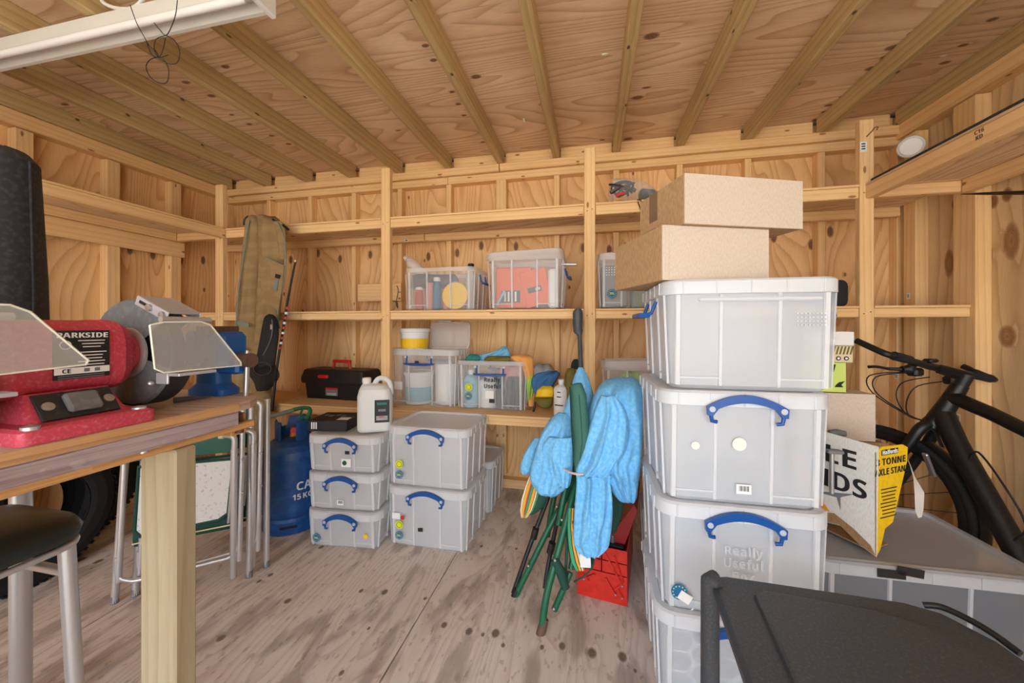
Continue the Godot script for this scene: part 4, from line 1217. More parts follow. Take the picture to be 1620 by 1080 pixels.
# a hanging or stuffed piece of cloth: rows of [u left, u right, v, z], each row a closed flattened loop with folds
var fold_noise := FastNoiseLite.new()
func lobe(mb: MB, rows: Array, bulge: float, folds: float, amp: float, ph := 0.0, k := 22) -> void:
	fold_noise.seed = 4; fold_noise.frequency = 0.7; fold_noise.fractal_octaves = 2
	var fine := []
	for i in rows.size() - 1:
		for j in 4:
			var s := j / 4.0
			var r := []
			for q in 4: r.append(cubic_interpolate(rows[i][q], rows[i + 1][q], rows[maxi(i - 1, 0)][q], rows[mini(i + 2, rows.size() - 1)][q], s))
			fine.append(r)
	fine.append(rows[-1])
	var loops := []
	for i in fine.size():
		var r: Array = fine[i]
		var a := pz(r[0], r[2], r[3]); var b := pz(r[1], r[2], r[3])
		var taper := minf(1.0, minf(i + 0.6, fine.size() - 0.4 - i) / 3.0)
		var wd := (b - a).length()
		var bl := minf(bulge, wd * 0.5) * taper
		var lp := []
		for c in k:
			var s := float(c) / (k - 1)
			var rg := 1.0 - 2.0 * absf(fold_noise.get_noise_2d(s * folds * 1.3 + ph * 7.0, i * 0.09 + s * 1.6 + ph * 3.0)) * 1.6
			var f := amp * taper * (0.45 * sin(folds * TAU * s + ph + i * 0.13) + 0.9 * rg) * sqrt(maxf(0.0, sin(PI * s)))
			lp.append(a.lerp(b, s) + Vector3(0, 0, bl * sqrt(maxf(0.0, sin(PI * s))) + f) + Vector3(0, amp * 0.5 * sin(folds * PI * s + i * 0.2), 0))
		for c in k - 2:
			var s := 1.0 - float(c + 1) / (k - 1)
			lp.append(a.lerp(b, s) + Vector3(0, 0, -bl * sqrt(maxf(0.0, sin(PI * s))) * 0.7 + amp * taper * 0.6 * sin(folds * TAU * s + ph + i * 0.13) * sin(PI * s)))
		loops.append(lp)
	mb.loft(loops, true, true, true)
# hanging cloth: a thin folded sheet, rows of [u left, u right, v, z, fold depth]
func drape(mb: MB, rows: Array, bulge: float, folds: float, ph: float, k := 40) -> void:
	fold_noise.seed = 4; fold_noise.frequency = 0.7; fold_noise.fractal_octaves = 2
	var fine := []
	for i in rows.size() - 1:
		for j in 4:
			var r := []
			for q in 5: r.append(cubic_interpolate(rows[i][q], rows[i + 1][q], rows[maxi(i - 1, 0)][q], rows[mini(i + 2, rows.size() - 1)][q], j / 4.0))
			fine.append(r)
	fine.append(rows[-1])
	var loops := []
	for i in fine.size():
		var r: Array = fine[i]
		var a := pz(r[0], r[2], r[3]); var b := pz(r[1], r[2], r[3])
		var wd := (b - a).length()
		var bl := minf(bulge, wd * 0.45)
		var front := []; var back := []
		for c in k:
			var s := float(c) / (k - 1)
			var sw := s + 0.06 * sin(i * 0.17 + ph * 2.0) + 0.05 * fold_noise.get_noise_2d(s * 3.0 + ph, i * 0.2)
			var f := sin(folds * TAU * sw + ph) * 0.55 + sin(folds * 1.7 * TAU * sw + ph * 2.3 + i * 0.05) * 0.35
			var cr := fold_noise.get_noise_2d(s * 4.0 + ph * 5.0, i * 0.16 + s * 2.0)
			f = f + (0.9 - 3.2 * absf(cr)) * 0.55 + fold_noise.get_noise_2d(s * 9.0, i * 0.5 + ph) * 0.25
			var env := pow(maxf(sin(PI * s), 0.0), 0.45)
			var p := a.lerp(b, s) + Vector3(0, 0.25 * r[4] * sin(s * 9.0 + ph + i * 0.1), bl * env + r[4] * f * (0.35 + 0.65 * env))
			front.append(p)
			back.push_front(p + Vector3(0, 0, -0.005))
		loops.append(front + back)
	mb.loft(loops, true, true, true)
func sheetpx(pts: Array, z: float, th: float) -> MB:
	# a plate whose outline is given in pixels at depth z
	var o := pz(pts[0][0], pts[0][1], z)
	var poly := []
	for p: Array in pts:
		var q := pz(p[0], p[1], z)
		poly.append(Vector2(q.x, q.y))
	var mb := MB.new()
	mb.xf = Transform3D(Basis.IDENTITY, Vector3(0, 0, z))
	mb.prism(poly, -th * 0.5, th * 0.5)
	return mb
func bolt(t: Node3D, at: Vector3, r := 0.004, m: Material = null) -> void:
	var mb := MB.new()
	mb.xf = Transform3D(Basis.IDENTITY, at)
	mb.lathe([Vector2(0.0, -r), Vector2(r * 0.8, -r * 0.6), Vector2(r, 0), Vector2(r * 0.8, r * 0.6), Vector2(0.0, r)], 10, true)
	obj("bolt", mb, m if m else M["steel"], t)

func build_centre() -> void:
	# ---- two small stacks of storage boxes on the floor
	var lab := ["low storage box with a round blue sticker, resting on the floor beside the gas bottle", "low storage box with a small barcode, middle of its stack beside the gas bottle", "low storage box with a green dot label, carrying the white jerrycan"]
	for i in 3:
		var c := crate(lab[i], Vector3(-1.266, 0.1945 * float(i), -1.845), 0.09, 0.405, 0.40, 0.194, "frost", "on", "front", "low storage boxes stacked beside the gas bottle")
		if i == 0:
			ring_sticker(c, Vector3(-0.142, 0.05, 0.19), 0.022, "18L")
			disc(c, Vector3(0.128, 0.075, 0.19), 0.012, M["yellow"])
		elif i == 1:
			barcode(c, Vector3(-0.01, 0.045, 0.19), 0.036, 0.026)
		else:
			patch(c, Vector3(0.022, 0.055, 0.19), 0.052, 0.042, M["paper"])
			disc(c, Vector3(0.014, 0.055, 0.1915), 0.012, M["chair_green"])
			patch(c, Vector3(0.028, 0.108, 0.1905), 0.024, 0.017, M["black"], "black_sticker")
	for i in 2:
		var c := crate(["deep storage box with smiling and blue stickers, resting on the floor", "deep storage box with smiling and blue stickers, on top of its stack"][i], Vector3(-0.822, 0.3135 * i, -1.918), 0.0, 0.455, 0.375, 0.313, "frost", "on", "front", "deep storage boxes stacked before the lower shelf")
		smile_sticker(c, Vector3(-0.148, 0.118, 0.186), 0.021)
		ring_sticker(c, Vector3(-0.15, 0.062, 0.1845), 0.021, "35L")
		if i == 0:
			patch(c, Vector3(-0.165, 0.163, 0.188), 0.045, 0.032, M["paper"])
			disc(c, Vector3(-0.128, 0.158, 0.189), 0.011, M["red"])
			patch(c, Vector3(-0.03, 0.105, 0.1865), 0.026, 0.018, M["black"], "black_sticker", 0.08)
	crate("deep storage box pushed under the lower shelf behind the other boxes", Vector3(-0.80, 0, -2.30), 0.0, 0.45, 0.33, 0.32, "frost", "on", "none")
	# ---- white jerrycan
	var jc := thing("jerrycan", "white plastic jerrycan with a black label on the low storage boxes", "jerrycan", Vector3(-1.15, 0.5835, -1.80), 0.42)
	var jb := MB.new()
	jb.loft([rrect(0.165, 0.115, 0.03, 0.0), rrect(0.178, 0.125, 0.035, 0.012), rrect(0.178, 0.125, 0.035, 0.185), rrect(0.160, 0.112, 0.035, 0.222), rrect(0.12, 0.08, 0.03, 0.243, Vector3(-0.01, 0, 0)), rrect(0.07, 0.045, 0.02, 0.250, Vector3(-0.03, 0, 0))], true, true, false)
	obj("body", jb, M["bottle_milk"], jc)
	var jn := MB.new(); jn.xf = Transform3D(Basis.IDENTITY, Vector3(-0.045, 0.245, 0))
	jn.lathe([Vector2(0.021, 0), Vector2(0.021, 0.012), Vector2(0.023, 0.013), Vector2(0.023, 0.034), Vector2(0.02, 0.037)], 20)
	obj("cap", jn, M["white"], jc)
	obj("handle", MB.new().tube(spline([Vector3(-0.005, 0.245, 0), Vector3(0.012, 0.272, 0), Vector3(0.045, 0.278, 0), Vector3(0.074, 0.25, 0), Vector3(0.082, 0.19, 0)]), 0.014, 12), M["bottle_milk"], jc)
	var jl := patch(jc, Vector3(0.042, 0.11, 0.0632), 0.075, 0.12, M["black"], "label")
	for k in 3: obj("print", MB.new().box(Vector3(0.042, 0.15 - 0.035 * k, 0.0642), Vector3(0.05 - 0.012 * k, 0.012, 0.0006)), [M["teal"], M["grey"], M["dark_red"]][k], jl)
	for k in 4: obj("print", MB.new().box(Vector3(0.042, 0.065 + 0.006 * k, 0.0642), Vector3(0.058, 0.0025, 0.0006)), M["print_white"], jl)
	# ---- flat black carton
	var fb := thing("product_carton", "flat black carton with white print beside the white jerrycan", "box", Vector3(-1.392, 0.5835, -1.80), 0.16)
	obj("carton", MB.new().box(Vector3(0, 0.029, 0), Vector3(0.215, 0.058, 0.19), 0.002), M["black"], fb)
	for k in 4:
		obj("print", MB.new().box(Vector3(-0.07 + k * 0.035, 0.0584, -0.03 + (k % 2) * 0.02), Vector3(0.022, 0.0008, 0.03)), M["grey"], fb)
	obj("print", MB.new().box(Vector3(0.07, 0.0584, 0.05), Vector3(0.06, 0.0008, 0.05)), M["print_white"], fb)
	for k in 3: obj("print", MB.new().box(Vector3(-0.085 + 0.012 * k, 0.03, 0.0954), Vector3(0.007, 0.036, 0.0008)), M["print_white"], fb)
	# ---- gas bottle
	var gc := Vector3(-1.70, 0.0, -1.825)
	var gb := thing("gas_bottle", "blue steel gas bottle with white lettering on the floor", "gas bottle", gc)
	var g1 := MB.new()
	g1.lathe([Vector2(0.148, 0.0), Vector2(0.152, 0.004), Vector2(0.152, 0.07), Vector2(0.146, 0.085), Vector2(0.155, 0.10), Vector2(0.157, 0.12), Vector2(0.157, 0.262), Vector2(0.1585, 0.266), Vector2(0.157, 0.270), Vector2(0.157, 0.41), Vector2(0.150, 0.445), Vector2(0.13, 0.475), Vector2(0.10, 0.495), Vector2(0.05, 0.505)], 40)
	obj("cylinder", g1, M["gas_blue"], gb)
	var g2 := MB.new()
	var lps := []
	for q: Array in [[0.092, 0.49], [0.092, 0.60], [0.088, 0.606], [0.084, 0.60], [0.084, 0.49]]:
		var l := []
		for k in 33:
			var a := 0.9 + TAU * 0.86 * k / 32.0
			l.append(Vector3(sin(a) * q[0], q[1] - (0.05 if absf(k - 22) < 3 and q[1] > 0.55 else 0.0), cos(a) * q[0]))
		lps.append(l)
	g2.loft(lps, false, false, true, false)
	obj("collar", g2, M["gas_blue"], gb)
	var g3 := MB.new(); g3.tube([Vector3(0, 0.50, 0), Vector3(0, 0.555, 0)], [0.02, 0.016], 12)
	g3.tube([Vector3(0, 0.545, 0), Vector3(0.03, 0.55, 0.03)], 0.014, 10)
	obj("valve", g3, M["tape_orange"], gb)
	var g4 := MB.new(); g4.tube([Vector3(0.03, 0.55, 0.03), Vector3(0.05, 0.552, 0.05)], 0.017, 12)
	obj("valve_cap", g4, M["red"], gb)
	var fc := 0.747
	for q: Array in [["C", 0.20, 0.262, 0.045], ["A", 0.46, 0.262, 0.045], ["L", 0.70, 0.262, 0.045], ["O", 0.96, 0.262, 0.045], ["R", 1.24, 0.262, 0.045], ["1", 0.04, 0.205, 0.03], ["5", 0.18, 0.205, 0.03], ["K", 0.36, 0.205, 0.03], ["G", 0.55, 0.205, 0.03]]:
		var a: float = fc + q[1]
		var nn := Vector3(sin(a), 0, cos(a))
		text(q[0], q[3], nn * 0.1578 + Vector3(0, q[2] - (0.0 if q[3] > 0.04 else 0.0), 0), Basis(Vector3.UP, a), M["print_white"], gb)
	var slot := MB.new(); slot.xf = Transform3D(Basis(Vector3.UP, fc - 0.15), Vector3.ZERO)
	slot.box(Vector3(0, 0.045, 0.1515), Vector3(0.085, 0.014, 0.004), 0.0015)
	obj("foot_slot", slot, M["black"], gb)
	# ---- garden sprayer lance behind the bottle
	var sp := thing("spray_lance", "green handled garden spray lance lying across the gas bottle", "garden tool", Vector3.ZERO)
	obj("lance", MB.new().tube([pz(425, 660, -1.80), pz(466, 648, -1.84)], 0.012, 10), M["sage"], sp)
	obj("grip", MB.new().tube(spline([pz(464, 648, -1.84), pz(478, 645, -1.84), pz(489, 646, -1.84), pz(490, 653, -1.83), pz(484, 662, -1.82)]), 0.011, 10), M["hose_green"], sp)
	obj("trigger", MB.new().tube([pz(478, 648, -1.83), pz(474, 658, -1.81), pz(480, 664, -1.81)], 0.006, 8), M["hose_green"], sp)
	build_garden_chair()
	build_red_toolbox()

func build_garden_chair() -> void:
	var gc := thing("folding_garden_chair", "folded green garden chair with striped cushion, wrapped in a blue towel", "chair", Vector3.ZERO)
	var gm: Material = M["chair_green"]
	var tubes := [
		["leg", [[930, 640, -1.80], [906, 760, -1.66], [870, 832, -1.59], [815, 943, -1.525]], 0.0125, gm],
		["leg", [[928, 690, -1.66], [906, 784, -1.52], [884, 868, -1.43], [865, 940, -1.385], [857, 996, -1.36]], 0.0135, gm],
		["back_leg", [[885, 740, -1.72], [864, 795, -1.66], [840, 858, -1.60], [812, 938, -1.54]], 0.010, M["black"]],
		["back_leg", [[893, 770, -1.64], [880, 830, -1.56], [868, 890, -1.48], [862, 930, -1.45]], 0.009, M["black"]],
		["frame_tube", [[880, 770, -1.74], [872, 810, -1.72], [866, 848, -1.70]], 0.013, gm],
		["frame_tube", [[912, 700, -1.60], [893, 780, -1.54], [884, 830, -1.52]], 0.012, gm],
		["frame_tube", [[902, 905, -1.44], [890, 934, -1.42], [877, 964, -1.41]], 0.0125, gm],
		["frame_tube", [[935, 740, -1.62], [915, 830, -1.52], [903, 900, -1.45]], 0.011, gm],
		["frame_tube", [[900, 790, -1.56], [897, 860, -1.50], [893, 935, -1.46]], 0.006, M["pad_green"]]]
	for q: Array in tubes:
		var p := []
		for r: Array in q[1]: p.append(pz(r[0], r[1], r[2]))
		obj(q[0], MB.new().tube(spline(p, 4), q[2], 12), q[3], gc)
	obj("foot_cap", MB.new().tube([pz(862, 978, -1.372), pz(857, 996, -1.36), pz(853, 1008, -1.355)], [0.015, 0.017, 0.016], 10), M["rust"], gc)
	obj("foot_cap", MB.new().tube([pz(818, 932, -1.53), pz(813, 944, -1.525)], [0.0135, 0.014], 10), M["black"], gc)
	obj("hinge_plate", MB.new().tube([pz(877, 884, -1.41), pz(886, 902, -1.405), pz(895, 930, -1.40)], [0.015, 0.019, 0.016], 12), M["sling_green"], gc)
	for q: Array in [[881, 801, -1.58], [878, 886, -1.385], [876, 963, -1.395], [836, 895, -1.53], [889, 822, -1.48]]:
		bolt(gc, pz(q[0], q[1], q[2]), 0.006)
	for q: Array in [[846, 843, -1.61], [872, 866, -1.50]]:
		obj("clamp", MB.new().tube([pz(q[0] + 2, q[1] - 8, q[2]), pz(q[0] - 2, q[1] + 8, q[2])], 0.015, 10), M["black"], gc)
	# armrest slab in front
	var arm := MB.new()
	var lps := []
	for q: Array in [[916, 606, 8, 0.008], [912, 609, 19, 0.014], [916, 625, 23, 0.016], [918, 660, 25, 0.016], [921, 700, 24, 0.016], [917, 728, 18, 0.014], [913, 746, 5, 0.008]]:
		var c := pz(q[0], q[1], -1.40); var l := pz(q[0] - q[2] * 0.5, q[1], -1.40); var r := pz(q[0] + q[2] * 0.5, q[1], -1.40)
		lps.append([l + Vector3(0, 0, -q[3]), l + Vector3(0, 0, q[3] * 0.4), l.lerp(c, 0.4) + Vector3(0, 0, q[3]), c + Vector3(0, 0, q[3] * 1.05), r.lerp(c, 0.4) + Vector3(0, 0, q[3]), r + Vector3(0, 0, q[3] * 0.4), r + Vector3(0, 0, -q[3])])
	arm.loft(lps, true, true, true)
	var ao := obj("armrest", arm, M["pad_green"], gc)
	var seam := MB.new(); seam.tube([pz(916, 625, -1.382), pz(919, 660, -1.382), pz(921, 700, -1.382), pz(917, 728, -1.384)], 0.0012, 5)
	obj("seam", seam, M["sling_green"], ao)
	obj("arm_support", MB.new().tube([pz(904, 612, -1.42), pz(907, 680, -1.42), pz(912, 745, -1.43)], 0.009, 8), M["sling_green"], gc)
	# cushion: dark back with striped face
	var cu := MB.new()
	var rowsA := [[840, 868, 745, -1.62], [832, 872, 765, -1.60], [826, 868, 785, -1.58], [824, 858, 803, -1.57], [826, 842, 814, -1.565]]
	lobe(cu, rowsA, 0.022, 1.0, 0.003)
	var co := obj("cushion", cu, M["fabric_dark_green"], gc)
	var st := [["stripe_cream", 0.02, 0.09], ["stripe_orange", 0.10, 0.2], ["stripe_red", 0.21, 0.25], ["stripe_green", 0.27, 0.34], ["stripe_orange", 0.36, 0.46], ["stripe_cream", 0.48, 0.54], ["stripe_green", 0.56, 0.60]]
	for q: Array in st:
		var rows := []
		for r: Array in rowsA:
			var line := []
			for k in 4:
				var s := lerpf(q[1], q[2], k / 3.0)
				line.append(pz(lerpf(r[0], r[1], s), r[2], r[3]) + Vector3(0, 0, 0.026))
			rows.append(line)
		obj("stripe", MB.new().grid(rows), M[q[0]], co)
	var cu2 := MB.new()
	var rowsB := [[898, 925, 800, -1.50], [896, 926, 830, -1.47], [898, 930, 860, -1.45], [902, 940, 885, -1.44], [910, 938, 898, -1.44]]
	lobe(cu2, rowsB, 0.016, 1.0, 0.003)
	var c2 := obj("cushion", cu2, M["fabric_dark_green"], gc)
	for q: Array in [["stripe_green", 0.08, 0.22], ["stripe_orange", 0.26, 0.36], ["stripe_cream", 0.40, 0.48], ["stripe_red", 0.50, 0.56]]:
		var rows := []
		for r: Array in rowsB:
			var line := []
			for k in 4:
				var s := lerpf(q[1], q[2], k / 3.0)
				line.append(pz(lerpf(r[0], r[1], s), r[2], r[3]) + Vector3(0, 0, 0.019))
			rows.append(line)
		obj("stripe", MB.new().grid(rows), M[q[0]], c2)
	patch(c2, pz(926, 887, -1.418), 0.04, 0.05, M["paper"], "care_label", 0.05)
	var cu3 := MB.new()
	lobe(cu3, [[960, 985, 730, -1.56], [962, 988, 770, -1.54], [962, 985, 810, -1.52], [962, 974, 842, -1.51]], 0.02, 1.0, 0.003)
	obj("cushion", cu3, M["fabric_dark_green"], gc)
	obj("strap", MB.new().tube(spline([pz(940, 885, -1.42), pz(935, 900, -1.40), pz(922, 912, -1.40), pz(908, 920, -1.41)]), 0.003, 6), M["sling_green"], gc)
	# ---- blue towel wrapped round it
	var tw := MB.new()
	# over the chair top and down its side
	drape(tw, [[980, 1002, 596, -1.56, 0.004], [960, 1010, 601, -1.54, 0.006], [946, 1015, 614, -1.50, 0.010], [936, 1017, 636, -1.475, 0.014], [930, 1017, 665, -1.465, 0.017], [929, 1016, 700, -1.46, 0.018], [931, 1014, 728, -1.455, 0.018], [946, 1012, 748, -1.45, 0.016], [962, 1010, 766, -1.45, 0.014], [976, 1008, 786, -1.45, 0.010], [992, 1003, 793, -1.45, 0.006]], 0.075, 2.6, 0.4, 56)
	# fold that crosses to the cord
	drape(tw, [[950, 975, 625, -1.42, 0.004], [940, 992, 650, -1.41, 0.008], [930, 996, 684, -1.40, 0.012], [921, 990, 714, -1.395, 0.014], [912, 976, 740, -1.39, 0.014], [911, 967, 749, -1.385, 0.013]], 0.035, 2.4, 2.1, 44)
	# tail below the cord
	drape(tw, [[911, 967, 749, -1.385, 0.014], [912, 966, 762, -1.385, 0.015], [910, 969, 790, -1.39, 0.014], [908, 969, 820, -1.39, 0.013], [907, 966, 848, -1.39, 0.011], [911, 962, 866, -1.39, 0.009], [922, 950, 877, -1.39, 0.006]], 0.022, 2.8, 2.1, 44)
	# left side
	drape(tw, [[884, 903, 652, -1.54, 0.004], [870, 907, 664, -1.52, 0.007], [858, 908, 684, -1.50, 0.011], [849, 907, 706, -1.49, 0.014], [842, 906, 730, -1.485, 0.015], [838, 904, 750, -1.48, 0.014], [842, 898, 764, -1.48, 0.012], [850, 892, 775, -1.48, 0.009], [862, 880, 782, -1.48, 0.006]], 0.05, 1.7, 0.9, 44)
	drape(tw, [[868, 908, 690, -1.455, 0.004], [858, 908, 706, -1.45, 0.008], [862, 907, 730, -1.445, 0.010], [872, 905, 752, -1.445, 0.010], [884, 902, 768, -1.445, 0.006]], 0.03, 1.4, 3.3, 30)
	drape(tw, [[846, 858, 692, -1.56, 0.003], [836, 856, 706, -1.55, 0.004], [826, 852, 726, -1.545, 0.005], [823, 845, 742, -1.545, 0.004], [827, 838, 749, -1.545, 0.003]], 0.022, 1.0, 0.0, 20)
	# peak over the brush handle
	drape(tw, [[915, 922, 581, -1.60, 0.002], [908, 931, 597, -1.58, 0.004], [902, 938, 620, -1.56, 0.006], [893, 942, 645, -1.55, 0.008], [886, 945, 672, -1.54, 0.008]], 0.04, 1.6, 1.2, 30)
	tag(obj("blue_towel", tw, M["towel_blue"], self), "light blue towel bundled round the folded green garden chair", "towel")
	var rp := MB.new()
	rp.tube(spline([pz(891, 741, -1.425), pz(905, 748, -1.375), pz(922, 750, -1.365), pz(945, 749, -1.365), pz(965, 748, -1.375)]), 0.0042, 6)
	tag(obj("tie_cord", rp, M["rope"], self), "thin pale cord tied round the blue towel", "cord")
	# ---- long handled brush behind
	var br := thing("long_handled_brush", "grey long handled brush leaning on the lower shelf behind the towel", "brush", Vector3.ZERO)
	obj("shaft", MB.new().tube([pz(917, 528, -1.98), pz(919, 590, -1.93), pz(925, 750, -1.80)], 0.012, 12), M["dark_grey"], br)
	obj("shaft_collar", MB.new().tube([pz(916, 522, -1.985), pz(917, 531, -1.978)], [0.022, 0.013], 12), M["dark_grey"], br)
	var hd := MB.new()
	var hl := []
	for q: Array in [[915, 488, 8], [914, 491, 13], [914, 496, 15], [914, 508, 14.5], [914, 524, 13], [915, 528, 10]]:
		var l := []
		for k in 10:
			var a := TAU * k / 10.0
			l.append(pz(q[0], q[1], -1.985) + Vector3(cos(a) * q[2] * 0.0018, 0, sin(a) * 0.02))
		hl.append(l)
	hd.loft(hl, true, true, true)
	obj("head", hd, M["dark_grey"], br)
	var bw := thing("black_brush", "small black brush beside the brush handle on the lower shelf", "brush", Vector3.ZERO)
	var bb := MB.new(); lobe(bb, [[908, 914, 568, -2.16], [904, 916, 574, -2.16], [903, 916, 584, -2.16]], 0.012, 1.0, 0.001, 0.0, 12)
	obj("bristles", bb, M["black_soft"], bw)
	var bb2 := MB.new(); lobe(bb2, [[898, 910, 582, -2.16], [894, 912, 592, -2.16], [893, 912, 610, -2.16], [894, 912, 640, -2.16], [896, 910, 658.5, -2.16]], 0.025, 1.0, 0.001, 0.0, 14)
	obj("handle", bb2, M["olive_plastic"], bw)
	bb2 = null

func build_red_toolbox() -> void:
	var t := thing("cantilever_toolbox", "open red metal cantilever toolbox on the floor behind the garden chair", "toolbox", Vector3(-0.058, 0, -1.592), -0.16)
	var rd: Material = M["red_paint"]
	var w := 0.205; var d := 0.40
	var tray := func(y0: float, y1: float, x0: float, x1: float, called: String) -> void:
		var th := 0.003
		obj(called, MB.new().box(Vector3((x0 + x1) / 2, (y0 + y1) / 2, -th / 2), Vector3(x1 - x0, y1 - y0, th), 0.001).box(Vector3((x0 + x1) / 2, (y0 + y1) / 2, -d + th / 2), Vector3(x1 - x0, y1 - y0, th)).box(Vector3(x0 + th / 2, (y0 + y1) / 2, -d / 2), Vector3(th, y1 - y0, d - 2 * th)).box(Vector3(x1 - th / 2, (y0 + y1) / 2, -d / 2), Vector3(th, y1 - y0, d - 2 * th)).box(Vector3((x0 + x1) / 2, y0 + th / 2, -d / 2), Vector3(x1 - x0 - 0.001, th, d - 0.001)), rd, t)
	tray.call(0.0, 0.118, 0.0, w, "base_tray")
	tray.call(0.122, 0.168, 0.0, w * 0.49, "upper_tray")
	tray.call(0.122, 0.168, w * 0.51, w, "upper_tray")
	tray.call(0.172, 0.225, 0.0, w * 0.49, "lid_tray")
	tray.call(0.172, 0.225, w * 0.51, w, "lid_tray")
	# linking bars on the end
	for q: Array in [[0.10, 0.235, 0.185, 0.085], [0.155, 0.20, 0.19, 0.10], [0.03, 0.075, 0.075, 0.105], [0.018, 0.105, 0.05, 0.07], [0.12, 0.10, 0.16, 0.04], [0.165, 0.07, 0.19, 0.035], [0.155, 0.06, 0.185, 0.09]]:
		var m := MB.new()
		m.tube([Vector3(q[0], q[1], 0.004), Vector3(q[2], q[3], 0.004)], 0.0042, 6)
		obj("link_bar", m, rd, t)
	for q: Array in [[0.03, 0.075], [0.105, 0.228], [0.186, 0.084], [0.16, 0.042], [0.185, 0.036]]:
		bolt(t, Vector3(q[0], q[1], 0.007), 0.0045)
	# the half lid swung up at the side, its dark inside to the open tray
	var ld := MB.new()
	ld.xf = Transform3D(Basis(Vector3(0, 0, 1), -0.32), Vector3(w * 0.66, 0.225, -0.18))
	ld.prism([Vector2(0.0, 0.0), Vector2(0.055, -0.02), Vector2(0.055, 0.17), Vector2(0.035, 0.19), Vector2(0.0, 0.05)], -0.19, 0.12, 0.0)
	obj("lid", ld, M["dark_red"], t)
	var sk := obj("socket_tray", MB.new().box(Vector3(0.155, 0.205, -0.16), Vector3(0.07, 0.03, 0.26), 0.004), M["black"], t)
	for k in 4:
		obj("socket", MB.new().tube([Vector3(0.14, 0.22, -0.06 - 0.05 * k), Vector3(0.14, 0.25, -0.06 - 0.05 * k)], 0.011, 10), M["steel"], sk)

